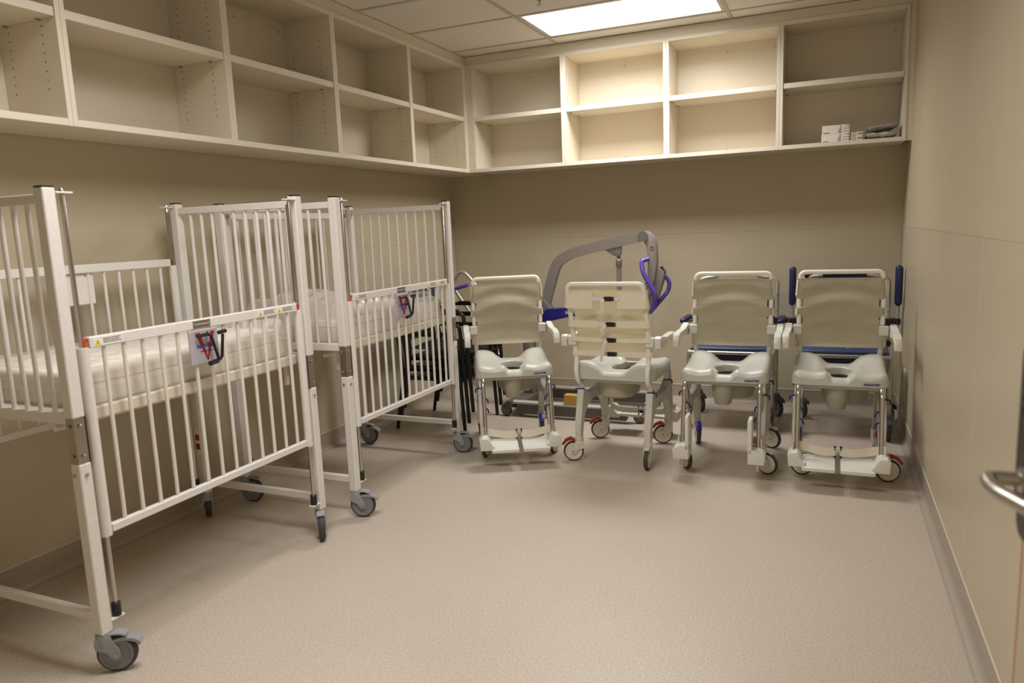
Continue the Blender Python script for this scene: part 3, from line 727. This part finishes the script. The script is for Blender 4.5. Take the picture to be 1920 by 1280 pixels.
def shower_chair(loc, rz, label, foot='down', recline=0.0, casters=None, blue_front=False):
    e = empty('shower_commode_chair', loc, rz, label, 'chair', 'white shower commode chairs')
    o = mk('seat', seat_mesh(), 'seatwhite', e, sub=1); lab = front_label(o)
    # pan under the seat: outer bowl and a smaller cup in front
    bm = B(); lathe(bm, [(0.0, 0.360), (0.095, 0.360), (0.112, 0.372), (0.130, 0.462), (0.140, 0.470), (0.140, 0.478), (0.126, 0.478), (0.10, 0.38), (0, 0.368)], 28)
    bmesh.ops.transform(bm, matrix=T(0.03, 0.03, 0) @ Matrix.Scale(1.1, 4, (0, 1, 0)), verts=bm.verts[:]); mk('commode_bowl', bm, 'bucket', e)
    bm = B(); lathe(bm, [(0.0, 0.345), (0.042, 0.345), (0.046, 0.350), (0.066, 0.470), (0.070, 0.474), (0.070, 0.478), (0.060, 0.478), (0.04, 0.36), (0, 0.355)], 22, T(-0.01, -0.125, 0)); mk('commode_pail', bm, 'bucket', e)
    bm = B(); tube(bm, rounded([(-0.075, -0.10, 0.476), (-0.06, -0.19, 0.468), (0.04, -0.19, 0.468), (0.055, -0.10, 0.476)], 0.03), 0.002, 6); mk('pail_handle', bm, 'steel', e)
    # rails under the seat
    bm = B()
    for s in (-1, 1):
        tube(bm, [(s*0.175, -0.19, 0.474), (s*0.175, 0.19, 0.474)], 0.0125, 10)
    for y in (-0.185, 0.185): tube(bm, [(-0.20, y, 0.474), (0.20, y, 0.474)], 0.011, 10)
    mk('seat_rails', bm, 'framewhite', e)
    # moulded side frames: arch with splayed legs
    for s in (-1, 1):
        x0, x1 = (s*0.205-0.019), (s*0.205+0.019)
        poly = [(-0.262, 0.128), (-0.228, 0.128), (-0.222, 0.20), (-0.192, 0.268), (-0.130, 0.318), (-0.05, 0.335), (0.05, 0.335), (0.130, 0.318),
                (0.192, 0.268), (0.222, 0.20), (0.228, 0.128), (0.262, 0.128), (0.268, 0.205), (0.243, 0.275), (0.214, 0.355), (0.205, 0.418),
                (0.165, 0.418), (0.14, 0.385), (0.08, 0.37), (-0.08, 0.37), (-0.14, 0.385), (-0.165, 0.418), (-0.205, 0.418), (-0.214, 0.355), (-0.243, 0.275), (-0.268, 0.205)]
        bm = B(); prism(bm, poly, x0, x1, 'x', 0.006)
        for sy in (-1, 1):
            lathe(bm, [(0.021, 0.118), (0.027, 0.132), (0.024, 0.145), (0.012, 0.15)], 14, T(s*0.205, sy*0.245, 0))
        fr = mk('side_frame', bm, 'framewhite', e)
        for sy in (-1, 1):
            bm = B(); tube(bm, [(s*0.205, sy*0.185, 0.40), (s*0.205, sy*0.180, 0.492)], 0.0135, 12); mk('height_tube', bm, 'white_gloss', e)
            bm = B(); tube(bm, [(s*0.205, sy*0.186, 0.412), (s*0.205, sy*0.186, 0.424)], 0.0175, 12)
            tube(bm, rounded([(s*0.205+s*0.010, sy*0.186, 0.418), (s*0.205+s*0.034, sy*0.190, 0.418), (s*0.205+s*0.036, sy*0.190, 0.395)], 0.008), 0.0045, 8)
            mk('height_clip', bm, 'clip', e)
        for z in (0.30, 0.36):
            bm = B(); tube(bm, rounded([(s*0.196, -0.247, z+0.01), (s*0.175, -0.262, z+0.008), (s*0.168, -0.268, z-0.016)], 0.006), 0.0045, 8); mk('footrest_clip', bm, 'clip', e)
        # casters
        for sy in (-1, 1):
            a, ped = casters[(s, sy)]
            caster(e, s*0.205, sy*0.245, 0.128, a, r=0.060, th=0.026, fork='creamhub', hub='creamhub', tyre='rubber', pedal=ped, long_pedal=False)
        # footrest hanger of stainless tube
        xh = s*0.196
        bm = B(); tube(bm, rounded([(xh, -0.222, 0.335), (xh, -0.232, 0.462), (xh, -0.262, 0.492), (xh, -0.298, 0.462), (xh, -0.372, 0.150)], [0, 0.022, 0.03, 0.022, 0], 6), 0.0115, 14)
        hg = mk('footrest_hanger', bm, 'steel', e)
        # footplates
        if foot == 'down':
            bm = B()
            xi, xo = s*0.012, s*0.168
            prism(bm, [(-0.485, 0.101), (-0.330, 0.128), (-0.330, 0.142), (-0.485, 0.116)], min(xi, xo), max(xi, xo), 'x', 0.004)
            prism(bm, [(s*0.150, 0.110), (s*0.232, 0.110), (s*0.236, 0.168), (s*0.222, 0.182), (s*0.190, 0.182), (s*0.176, 0.165), (s*0.165, 0.134), (s*0.150, 0.132)], -0.462, -0.345, 'y', 0.005)
            fp = mk('footplate', bm, 'armwhite', e)
            pts = rounded([(s*0.214, -0.395, 0.205), (s*0.205, -0.350, 0.200), (s*0.15, -0.330, 0.178), (s*0.07, -0.352, 0.168), (s*0.012, -0.350, 0.172)], 0.04, 5)
            bm = B(); strip(bm, pts, 0.042, 0.004); mk('heel_strap', bm, 'webbing', fp)
            bm = B()
            for z in (0.146, 0.197): lathe(bm, [(0.006, -0.003), (0.006, 0.003)], 8, T(s*0.014, -0.348, z))
            tube(bm, [(s*0.014, -0.348, 0.130), (s*0.014, -0.348, 0.197)], 0.0025, 6)
            mk('strap_stud', bm, 'black', fp)
        else:
            bm = B()
            xa, xb = s*0.150, s*0.170
            prism(bm, [(-0.462, 0.165), (-0.462, 0.330), (-0.452, 0.345), (-0.375, 0.345), (-0.365, 0.330), (-0.34, 0.165)], min(xa, xb), max(xa, xb), 'x', 0.004)
            prism(bm, [(s*0.150, 0.110), (s*0.232, 0.110), (s*0.236, 0.160), (s*0.222, 0.176), (s*0.190, 0.180), (s*0.165, 0.19), (s*0.150, 0.19)], -0.462, -0.345, 'y', 0.005)
            for k in range(5): box(bm, xa-s*0.003 if s > 0 else xa, xa if s > 0 else xa+0.003, -0.45+k*0.022, -0.443+k*0.022, 0.18, 0.33)
            fp = mk('footplate', bm, 'armwhite', e)
            bm = B(); tube(bm, [(s*0.196, -0.400, 0.06), (s*0.196, -0.400, 0.115)], 0.010, 10); mk('adjustment_tube', bm, 'steel', e)
            pts = rounded([(s*0.214, -0.39, 0.205), (s*0.20, -0.335, 0.198), (s*0.172, -0.342, 0.21), (s*0.165, -0.37, 0.225)], 0.03, 5)
            bm = B(); strip(bm, pts, 0.040, 0.004); mk('heel_strap', bm, 'webbing', fp)
    # back frame
    def bk(z): # y of the back tube at height z
        return 0.222 + (z-0.62)*(0.13+recline)
    xb = 0.218
    left = [(-0.205, 0.185, 0.455), (-0.205, 0.232, 0.468), (-0.208, 0.262, 0.53), (-0.212, bk(0.63)+0.004, 0.625), (-xb, bk(0.80), 0.80), (-xb, bk(0.98), 0.98)]
    pts = left + [(-xb+0.004, bk(1.045), 1.045), (xb-0.004, bk(1.045), 1.045)] + [(-p[0], p[1], p[2]) for p in left[::-1]]
    rad = [0.0, 0.025, 0.05, 0.05, 0.05, 0.0, 0.060, 0.060, 0.0, 0.05, 0.05, 0.05, 0.025, 0.0]
    bm = B(); tube(bm, rounded(pts, rad, 7), 0.0135, 14); mk('back_frame', bm, 'white_gloss', e)
    # sling fabric with notches where the frame shows
    bm = B(); zs = [0.622+k*0.0065 for k in range(61)]; n = 30; rows = []
    def halfw(z):
        return 0.236
    notch = [(0.845, 0.893), (0.747, 0.795)]
    for z in zs:
        row = []
        cut = any(a < z < b for a, b in notch)
        for i in range(n+1):
            u = i/n*2-1; hw = 0.198 if cut else 0.236
            x = u*hw
            y = bk(z)-0.0165
            if not cut and abs(x) > 0.215:
                t = (abs(x)-0.215)/0.021; y += 0.012*t*t
            sag = 0.030*(1-u*u)*(0.5+0.5*math.sin((z-0.63)*18))*math.sin(min(1, (z-0.622)/0.03)*PI/2)
            wav = 0.0045*math.sin(z*62+u*u*3.5)*(1-u**4)*(1 if z > 0.64 else 0)
            arc = 0.009*math.sin((z+0.05*u*u)*48)*(1-u*u)
            row.append(bm.verts.new((x, y+sag*0.8+wav+arc*0.6, z)))
        rows.append(row)
    for a, b in zip(rows, rows[1:]):
        for i in range(n): bm.faces.new((a[i], a[i+1], b[i+1], b[i]))
    bmesh.ops.solidify(bm, geom=bm.faces[:], thickness=0.0025)
    fb = mk('back_sling', bm, 'fabric', e); fb['label'] = 'beige sling fabric'
    # rear closing flaps, webbing and buckles
    for k, (z0, z1, xs) in enumerate(((0.912, 1.0, 0.070), (0.80, 0.838, 0.055), (0.715, 0.738, 0.04), (0.628, 0.660, 0.052))):
        for s in (-1, 1):
            bm = B(); zz = (z0+z1)/2; y = bk(zz)
            pts = rounded([(s*0.228, bk(zz)-0.016, zz), (s*0.240, y+0.002, zz), (s*0.226, y+0.0185, zz), (s*xs, y+0.019+0.004*k % 0.01, zz)], 0.012, 4)
            tilt_ref = Vector((0, 0.13+recline, 1)).normalized()
            strip(bm, pts, z1-z0, 0.003, ref=tilt_ref)
            rf = mk('rear_flap', bm, 'fabric', e)
        zz = (z0+z1)/2 if k else 0.965
        y = bk(zz)+0.022
        bm = B(); strip(bm, [(-xs-0.01, y, zz), (xs+0.01, y, zz)], 0.022, 0.002); mk('webbing', bm, 'webwhite', rf)
        bm = B(); bx_ = -0.02+0.006*k; box(bm, bx_-0.022, bx_+0.022, y+0.001, y+0.012, zz-0.013, zz+0.013, 0.003)
        for q in (-0.009, 0.0, 0.009): box(bm, bx_-0.034, bx_-0.02, y+0.003, y+0.009, zz+q-0.0025, zz+q+0.0025, 0.001)
        mk('buckle', bm, 'black', rf)
        if k in (0, 1, 3, 2):
            L = (0.075, 0.04, 0.12, 0.0)[k]
            if L:
                dx = (0.006, 0.03, 0.035)[k] if k < 3 else 0
                bm = B(); strip(bm, rounded([(bx_+0.02, y+0.006, zz), (bx_+0.03, y+0.020, zz-0.012), (bx_+0.02+dx, y+0.016, zz-L)], 0.012), 0.020, 0.002, ref=(1, 0, 0)); mk('strap_end', bm, 'webwhite', rf)
    # armrests
    for s in (-1, 1):
        za = 0.716; yb = bk(za)
        bm = B(); box(bm, min(s*0.200, s*0.250), max(s*0.200, s*0.250), yb-0.022, yb+0.020, za-0.028, za+0.028, 0.005)
        br = mk('arm_bracket', bm, 'armwhite', e)
        prof = [(yb+0.030, za+0.004), (yb+0.026, za+0.026), (yb+0.006, za+0.036), (yb-0.05, za+0.026), (yb-0.12, za+0.010), (yb-0.20, za+0.018), (yb-0.30, za+0.020),
                (yb-0.345, za+0.010), (yb-0.366, za-0.018), (yb-0.368, za-0.052), (yb-0.352, za-0.058), (yb-0.335, za-0.040), (yb-0.318, za-0.016),
                (yb-0.20, za-0.012), (yb-0.10, za-0.016), (yb-0.04, za-0.034), (yb, za-0.040), (yb+0.022, za-0.030)]
        bm = B(); prism(bm, prof, min(s*0.254, s*0.290), max(s*0.254, s*0.290), 'x', 0.005)
        arm = mk('armrest', bm, 'armwhite', e)
        bm = B(); lathe(bm, [(0.010, 0), (0.010, 0.006)], 12, T(s*0.250, yb, za) @ RY(s*PI/2)); mk('arm_pivot', bm, 'greyplastic', arm)
    return e
deg = math.radians
RP, BP = 'red', 'bluepedal'
shower_chair((1.142, -1.490, 0), deg(28), 'white shower chair with beige back and lowered footplates, left of the row, turned slightly', 'down',
             casters={(-1, -1): (deg(75), None), (1, -1): (deg(60), None), (-1, 1): (deg(80), RP), (1, 1): (deg(-95), BP)})
c2 = shower_chair((1.850, -1.440, 0), PI-deg(2), 'white shower chair turned to the wall, showing its back straps and black buckles', 'down', recline=0.17,
             casters={(1, -1): (deg(25), RP), (-1, -1): (deg(15), RP), (1, 1): (deg(20), RP), (-1, 1): (deg(95), None)})
shower_chair((2.434, -1.360, 0), deg(1), 'white shower chair with footplates folded up, third from the left', 'up',
             casters={(-1, -1): (deg(-60), None), (1, -1): (deg(-25), None), (-1, 1): (deg(-75), BP), (1, 1): (deg(-30), None)})
shower_chair((3.019, -1.325, 0), deg(0), 'white shower chair with lowered footplates, against the right wall', 'down',
             casters={(-1, -1): (deg(5), None), (1, -1): (deg(10), RP), (-1, 1): (deg(-90), BP), (1, 1): (deg(-80), RP)})

# ================================================================ BLUE COMMODE CHAIRS behind
def blue_chair(loc, rz, label, arms):
    e = empty('blue_commode_chair', loc, rz, label, 'chair', 'blue commode chairs behind the white ones')
    hw = 0.262
    for s in (-1, 1):
        bm = B(); tube(bm, rounded([(s*hw, -0.02+0.24, 0.16), (s*hw, 0.22, 0.86), (s*(hw-0.0), 0.232, 0.955), (s*(hw-0.13), 0.235, 0.975)], 0.05, 6), 0.0145, 12); ps = mk('back_post', bm, 'alu', e)
        bm = B()
        for z in (0.74, 0.85): lathe(bm, [(0.006, 0), (0.004, 0.003), (0, 0.003)], 8, T(s*hw, 0.206, z) @ RX(PI/2))
        mk('rivet', bm, 'satin', ps)
        bm = B(); tube(bm, [(s*hw, -0.20, 0.16), (s*hw, -0.20, 0.505)], 0.0145, 12); mk('front_post', bm, 'alu', e)
        bm = B(); tube(bm, [(s*hw, -0.215, 0.30), (s*hw, 0.22, 0.30)], 0.012, 10); tube(bm, [(s*hw, -0.22, 0.50), (s*hw, 0.235, 0.50)], 0.012, 10); mk('side_rail', bm, 'alu', e)
        bm = B(); tube(bm, [(s*hw, 0.22, 0.645), (s*hw, 0.22, 0.69)], 0.022, 10); box(bm, min(s*hw, s*(hw+0.075)), max(s*hw, s*(hw+0.075)), 0.19, 0.24, 0.652, 0.692, 0.006); mk('arm_clamp', bm, 'black', e)
        bm = B()
        lathe(bm, [(0.012, 0), (0.024, 0.004), (0.026, 0.016), (0.018, 0.024), (0, 0.024)], 7, T(s*hw, 0.204, 0.53) @ RX(PI/2)); tube(bm, [(s*hw, 0.22, 0.515), (s*hw, 0.22, 0.545)], 0.02, 10)
        mk('clamp_knob', bm, 'black', e)
        if arms == 'up':
            bm = B(); tube(bm, [(s*(hw+0.055), 0.215, 0.64), (s*(hw+0.055), 0.215, 0.80)], 0.012, 10); ar = mk('armrest', bm, 'alu', e)
            bm = B(); box(bm, s*(hw+0.055)-0.022, s*(hw+0.055)+0.022, 0.17, 0.232, 0.775, 1.035, 0.02, seg=3); mk('arm_pad', bm, 'navyvinyl', ar)
        else:
            bm = B(); tube(bm, rounded([(s*(hw+0.045), 0.215, 0.66), (s*(hw+0.045), 0.13, 0.675), (s*(hw+0.045), -0.16, 0.675)], 0.02), 0.011, 10); ar = mk('armrest', bm, 'alu', e)
            bm = B(); box(bm, s*(hw+0.045)-0.022, s*(hw+0.045)+0.022, -0.16, 0.10, 0.688, 0.722, 0.014, seg=3); mk('arm_pad', bm, 'navyvinyl', ar)
        for y, a in ((0.22, deg(-60)), (-0.20, deg(-95))):
            caster(e, s*hw, y, 0.16, a, r=0.062, th=0.03, fork='greywheel', hub='greywheel', tyre='rubber', pedal='rubber')
    # curved navy backrest
    zb0 = 0.685
    bm = B(); n = 16; rows = []
    for k in range(9):
        z = zb0+k*(0.977-zb0-(0.06 if arms != 'up' else 0))/8; rows.append([bm.verts.new(((i/n*2-1)*0.245, 0.212+0.035*(1-(i/n*2-1)**2), z + (0.018*(1-(i/n*2-1)**2) if k == 8 else 0) + (-0.02*(1-(i/n*2-1)**2) if k == 0 else 0))) for i in range(n+1)])
    for a, b in zip(rows, rows[1:]):
        for i in range(n): bm.faces.new((a[i], a[i+1], b[i+1], b[i]))
    bmesh.ops.solidify(bm, geom=bm.faces[:], thickness=-0.02)
    mk('backrest', bm, 'navyvinyl', e)
    bm = B(); box(bm, -0.245, 0.245, -0.235, 0.20, 0.512, 0.545, 0.010, seg=3); st = mk('seat', bm, 'blueseat', e)
    bm = B(); tube(bm, rounded([(-0.17, -0.1, 0.546), (-0.15, 0.1, 0.546), (0.0, 0.14, 0.546), (0.15, 0.1, 0.546), (0.17, -0.1, 0.546)], 0.1, 6), 0.0022, 6); mk('seat_lid_seam', bm, 'navyvinyl', st)
    bm = B(); box(bm, -0.262, 0.262, -0.248, -0.225, 0.50, 0.522, 0.004); mk('front_rail', bm, 'alu', e)
    bm = B(); box(bm, -0.22, 0.22, -0.20, 0.19, 0.42, 0.498, 0.02, seg=2); mk('under_cushion', bm, 'navyvinyl', e)
    bm = B()
    tube(bm, [(-0.262, 0.22, 0.34), (0.262, 0.22, 0.34)], 0.011, 10); tube(bm, [(-0.262, 0.19, 0.34), (-0.1, 0.0, 0.43)], 0.009, 8)
    mk('cross_tube', bm, 'alu', e)
    return e
blue_chair((2.372, -0.560, 0), 0, 'navy vinyl commode chair hidden behind the third white shower chair', 'down')
blue_chair((3.050, -0.560, 0), 0, 'navy vinyl commode chair with raised arm pads, in the right corner', 'up')

# ================================================================ STACKED BLACK CHAIRS
def stack_chair():
    e = empty('stacking_chair', (0, 0, 0), 0, 'x', 'chair', 'stack of black tube chairs')
    for s in (-1, 1):
        x = s*0.262
        bm = B(); tube(bm, rounded([(x, -0.245, 0.0), (x, -0.225, 0.40), (x, -0.205, 0.655), (x, -0.16, 0.672), (x, 0.20, 0.672)], [0, 0.1, 0.05, 0.05, 0], 6), 0.0125, 12); mk('front_leg', bm, 'stacktube', e)
        bm = B(); tube(bm, rounded([(x*1.0, 0.29, 0.0), (x*0.98, 0.215, 0.40), (x*0.95, 0.255, 0.66), (x*0.93, 0.285, 0.80)], 0.1, 6), 0.0125, 12); mk('rear_leg', bm, 'stacktube', e)
        bm = B(); tube(bm, [(x, -0.228, 0.365), (x, 0.228, 0.365)], 0.010, 10); mk('side_rail', bm, 'stacktube', e)
        bm = B(); box(bm, x-0.016, x+0.016, -0.17, 0.10, 0.680, 0.692, 0.004); mk('arm_pad', bm, 'black', e)
    for y in (-0.2, 0.2):
        bm = B(); tube(bm, [(-0.262, y, 0.345), (0.262, y, 0.345)], 0.010, 8); mk('cross_bar', bm, 'stacktube', e)
    bm = B(); n = 14
    g = [[bm.verts.new(((i/n*2-1)*0.238, (j/n*2-1)*0.245-0.01, 0.412+0.016*(1-(i/n*2-1)**2)-0.014*max(0, -(j/n*2-1)-0.6)**2*6)) for j in range(n+1)] for i in range(n+1)]
    for i in range(n):
        for j in range(n): bm.faces.new((g[i][j], g[i+1][j], g[i+1][j+1], g[i][j+1]))
    bmesh.ops.solidify(bm, geom=bm.faces[:], thickness=0.040); mk('seat_pad', bm, 'stackpad', e)
    bm = B(); box(bm, -0.225, 0.225, -0.24, 0.225, 0.356, 0.371, 0.004); mk('seat_shell', bm, 'black', e)
    bm = B(); rows = []
    for k in range(7):
        z = 0.60+k*0.036; rows.append([bm.verts.new(((i/n*2-1)*0.236, 0.235+(z-0.60)*0.22+0.03*(1-(i/n*2-1)**2), z)) for i in range(n+1)])
    for a, b in zip(rows, rows[1:]):
        for i in range(n): bm.faces.new((a[i], a[i+1], b[i+1], b[i]))
    bmesh.ops.solidify(bm, geom=bm.faces[:], thickness=-0.02); mk('backrest', bm, 'stackpad', e)
    return e
sc0 = stack_chair()
names = ['black tube chair with dark teal seat, bottom of the stack', 'black tube chair with dark teal seat, middle of the stack',
         'black tube chair with dark teal seat, top of the stack']
stk = [sc0] + [copy_tree(sc0) for _ in range(2)]
for k, (o, l) in enumerate(zip(stk, names)):
    o.location = (0.475+0.034*k, -1.095, 0.078*k); o.rotation_euler = (0, 0, PI/2); o['label'] = l

# ================================================================ PATIENT HOIST
h = empty('patient_hoist', (1.30, -0.53, 0), 0, 'grey and purple patient hoist with a curved boom behind the shower chairs', 'patient hoist')
h.location = (0, 0, 0)
HYc = -0.53
for y in (-0.815, -0.285):
    bm = B(); prism(bm, [(0.84, 0.096), (1.74, 0.096), (1.74, 0.108), (0.84, 0.112)], y-0.034, y+0.034, 'y', 0.003); lg = mk('base_leg', bm, 'basegrey', h)
    bm = B(); box(bm, 0.88, 1.70, y-0.031, y+0.031, 0.022, 0.096, 0.003); mk('leg_beam', bm, 'basedark', lg, smooth=False)
for (x, y, a) in ((0.80, -0.84, 170), (0.76, -0.27, 170), (1.72, -0.80, 10), (1.72, -0.29, 10)):
    caster(h, x+0.03, y, 0.118, deg(a), r=0.045, th=0.03, fork='basedark', hub='greywheel', tyre='rubber', pedal=None)
bm = B(); box(bm, 0.80, 0.93, -0.79, -0.31, 0.05, 0.115, 0.01, seg=2); mk('base_crossbar', bm, 'basedark', h)
bm = B(); box(bm, 0.835, 0.915, HYc-0.05, HYc+0.05, 0.11, 0.72, 0.015, seg=2); mk('mast', bm, 'hoistgrey', h)
# navy arm carrying the actuator
bm = B(); prism(bm, [(0.86, 0.58), (0.96, 0.632), (1.07, 0.682), (1.22, 0.706), (1.62, 0.742), (1.64, 0.758), (1.62, 0.776), (1.22, 0.772), (1.045, 0.764), (0.96, 0.70), (0.86, 0.74)], HYc-0.045, HYc+0.045, 'y', 0.008); na = mk('lower_arm', bm, 'navyarm', h)
text_obj('HOYER', 0.032, 'stickerwhite', na, (1.238, HYc-0.0465, 0.738), (PI/2, -0.06, 0), bold=0.001)
# curved boom of rectangular section
pts = rounded([(1.012, HYc, 0.785), (1.112, HYc, 1.10), (1.22, HYc, 1.165), (1.36, HYc, 1.196), (1.765, HYc, 1.278)], [0, 0.13, 0.1, 0.1, 0], 7)
bm = B(); tube(bm, pts, 0.036, square=True, rx=0.024, ref=(-1, 0, 0.3)); bmesh.ops.bevel(bm, geom=[e for e in bm.edges], offset=0.004, segments=1, affect='EDGES') if False else None
mk('boom', bm, 'hoistgrey', h)
bm = B(); prism(bm, [(0.955, 0.735), (1.03, 0.700), (1.068, 0.752), (1.055, 0.790), (1.010, 0.835), (0.985, 0.82)], HYc-0.034, HYc+0.034, 'y', 0.005); mk('boom_joint_cover', bm, 'hoistdark', h)
bm = B(); prism(bm, [(0.92, 0.70), (0.96, 0.715), (0.985, 0.80), (0.95, 0.80), (0.92, 0.77)], HYc-0.04, HYc+0.04, 'y', 0.005); mk('mast_head', bm, 'purple', h)
bm = B(); tube(bm, [(1.035, HYc, 0.71), (1.03, HYc, 0.68)], 0.012, 8); mk('pivot_pin', bm, 'steel', h)
# actuator
bm = B(); prism(bm, [(1.485, 1.185), (1.605, 1.210), (1.600, 1.150), (1.575, 1.135), (1.545, 1.145)], HYc-0.018, HYc+0.018, 'y', 0.003); ac = mk('actuator_bracket', bm, 'hoistgrey', h)
bm = B(); tube(bm, [(1.582, HYc, 1.165), (1.582, HYc, 1.112)], 0.013, 10); mk('rod_end', bm, 'hoistdark', ac)
bm = B(); lathe(bm, [(0.020, 1.065), (0.023, 1.07), (0.023, 1.112), (0.018, 1.118), (0, 1.118)], 16, T(1.583, HYc, 0)); tube(bm, [(1.583, HYc, 1.07), (1.582, HYc, 0.76)], 0.018, 14); mk('actuator', bm, 'hoistgrey', h)
# hanger arm
bm = B(); lathe(bm, [(0.036, -0.037), (0.036, 0.037)], 20, T(1.765, HYc, 1.272), 'y'); mk('boom_knuckle', bm, 'hoistdark', h)
bm = B(); prism(bm, [(1.745, 1.305), (1.80, 1.305), (1.838, 1.275), (1.858, 1.215), (1.862, 1.10), (1.842, 0.98), (1.815, 0.86), (1.775, 0.85), (1.790, 0.95), (1.796, 1.10), (1.792, 1.20), (1.770, 1.235)], HYc-0.026, HYc+0.026, 'y', 0.005); ha = mk('hanger_arm', bm, 'hoistgrey', h)
bm = B(); tube(bm, [(1.826+0.014*math.cos(t*PI/8), HYc-0.0268, 1.19+0.014*math.sin(t*PI/8)) for t in range(16)], 0.0012, 6, closed=True); tube(bm, [(1.826+0.009*math.cos(t*PI/8), HYc-0.0268, 1.19+0.009*math.sin(t*PI/8)) for t in range(16)], 0.001, 6, closed=True); mk('round_emblem', bm, 'hoistdark', ha)
bm = B(); prism(bm, [(1.74, 0.80), (1.78, 0.96), (1.84, 1.065), (1.862, 1.065), (1.905, 1.02), (1.898, 0.96), (1.86, 0.84), (1.82, 0.76), (1.78, 0.74)], HYc+0.0, HYc+0.06, 'y', 0.008); cb = mk('control_box', bm, 'hoistgrey', h)
bm = B()
for k in range(3): tube(bm, [(1.882+k*0.010, HYc+0.01, 1.05-k*0.016), (1.882+k*0.010, HYc+0.05, 1.05-k*0.016)], 0.009, 8)
mk('control_buttons', bm, 'black', cb)
bm = B(); tube(bm, rounded([(1.79, HYc+0.01, 0.99), (1.765, HYc, 0.93), (1.735, HYc, 0.86), (1.75, HYc, 0.80)], 0.03), 0.004, 8); tube(bm, [(1.735, HYc, 0.885), (1.835, HYc, 0.885)], 0.003, 6); mk('control_cable', bm, 'hoistdark', h)
bm = B(); tube(bm, rounded([(1.80, HYc-0.02, 1.115), (1.755, HYc-0.05, 1.105), (1.772, HYc-0.075, 1.02), (1.865, HYc-0.075, 0.865), (1.835, HYc-0.05, 0.765), (1.79, HYc-0.01, 0.735)], [0, 0.04, 0.06, 0.08, 0.05, 0], 7), 0.016, 12); mk('spreader_loop', bm, 'purple', h)
bm = B(); tube(bm, rounded([(1.88, HYc+0.075, 1.0), (1.925, HYc+0.085, 0.955), (1.918, HYc+0.085, 0.885), (1.80, HYc+0.01, 0.735)], [0, 0.04, 0.07, 0], 7), 0.015, 12); mk('spreader_loop', bm, 'purple', h)
# push handles
bm = B(); tube(bm, rounded([(0.84, HYc, 0.20), (0.60, HYc+0.02, 0.40), (0.452, HYc+0.03, 0.52), (0.385, HYc+0.03, 0.70), (0.225, HYc+0.03, 0.92)], 0.08), 0.0135, 12); ph = mk('push_handle', bm, 'alu', h)
bm = B(); tube(bm, [(0.45, HYc+0.03, 0.56), (0.395, HYc+0.03, 0.69)], 0.024, 12); mk('handle_socket', bm, 'basegrey', ph)
bm = B(); tube(bm, rounded([(0.245, HYc-0.03, 0.90), (0.285, HYc-0.03, 1.01), (0.34, HYc-0.03, 1.055), (0.40, HYc-0.03, 1.01), (0.60, HYc-0.03, 0.76), (0.84, HYc-0.03, 0.60)], [0, 0.05, 0.06, 0.06, 0.08, 0], 6), 0.0135, 12); mk('push_handle', bm, 'alu', h)
bm = B(); tube(bm, [(0.20, HYc-0.05, 0.895), (0.40, HYc-0.05, 0.945)], 0.0155, 12); mk('hand_grip', bm, 'purple', h)
# tan block and dark pouch resting on the hoist leg
bm = B(); box(bm, -0.05, 0.05, -0.03, 0.03, 0, 0.07, 0.002); o = mk('tan_card_box', bm, 'tan', loc=(1.30, -0.815, 0.1125)); tag(o, 'small tan card box resting on the hoist leg beside a shower chair', 'box')

# ================================================================ DOOR at the right edge
FE = Vector((3.240, -4.318, 0)); HG = Vector((3.368, -5.488, 0)); d = (HG-FE); L = d.length; ang = math.atan2(d.y, d.x)
dr = empty('door_1', FE, ang); dr['kind'] = 'structure'
# local: +x towards the hinge, -y = side facing the room's left
ny = -1
bm = B(); box(bm, 0.006, L, 0.0, 0.042, 0.012, 2.10, 0.001); mk('door_leaf', bm, 'doorface', dr, smooth=False)
bm = B(); box(bm, 0.0, 0.006, 0.0, 0.042, 0.012, 2.10); mk('edge_lipping', bm, 'dooredge', dr, smooth=False)

bm = B(); box(bm, 0.030, 0.108, -0.028, 0.0, 0.915, 1.165, 0.008, seg=2)
lathe(bm, [(0.028, -0.026), (0.030, -0.02), (0.030, 0.0)], 24, T(0.075, 0, 0.912) @ RX(-PI/2) @ T(0, 0, 0)); lk = mk('lock_body', bm, 'bronze', dr)
bm = B()
for k in range(5):
    lathe(bm, [(0.006, 0), (0.006, 0.004), (0.0, 0.005)], 10, T(0.058, -0.026, 1.075+k*0.018) @ RX(PI/2)); lathe(bm, [(0.006, 0), (0.006, 0.004), (0.0, 0.005)], 10, T(0.092, -0.026, 1.075+k*0.018) @ RX(PI/2))
mk('code_buttons', bm, 'black', lk)
bm = B(); tube(bm, rounded([(0.075, -0.024, 0.975), (0.075, -0.076, 0.977), (0.120, -0.082, 0.975), (0.205, -0.044, 0.968), (0.215, -0.03, 0.968)], [0, 0.014, 0.03, 0.01, 0], 6), 0.0105, 14); mk('lever_handle', bm, 'satin', lk)
bm = B(); lathe(bm, [(0.018, 0), (0.018, 0.008), (0.014, 0.010), (0, 0.010)], 18, T(0.075, -0.026, 0.975) @ RX(PI/2)); mk('lever_rose', bm, 'satin', lk)
for k, z in enumerate((0.25, 1.05, 1.85)):
    bm = B(); tube(bm, [(L+0.004, -0.006, z-0.05), (L+0.004, -0.006, z+0.05)], 0.007, 10); mk('hinge', bm, 'satin', dr)
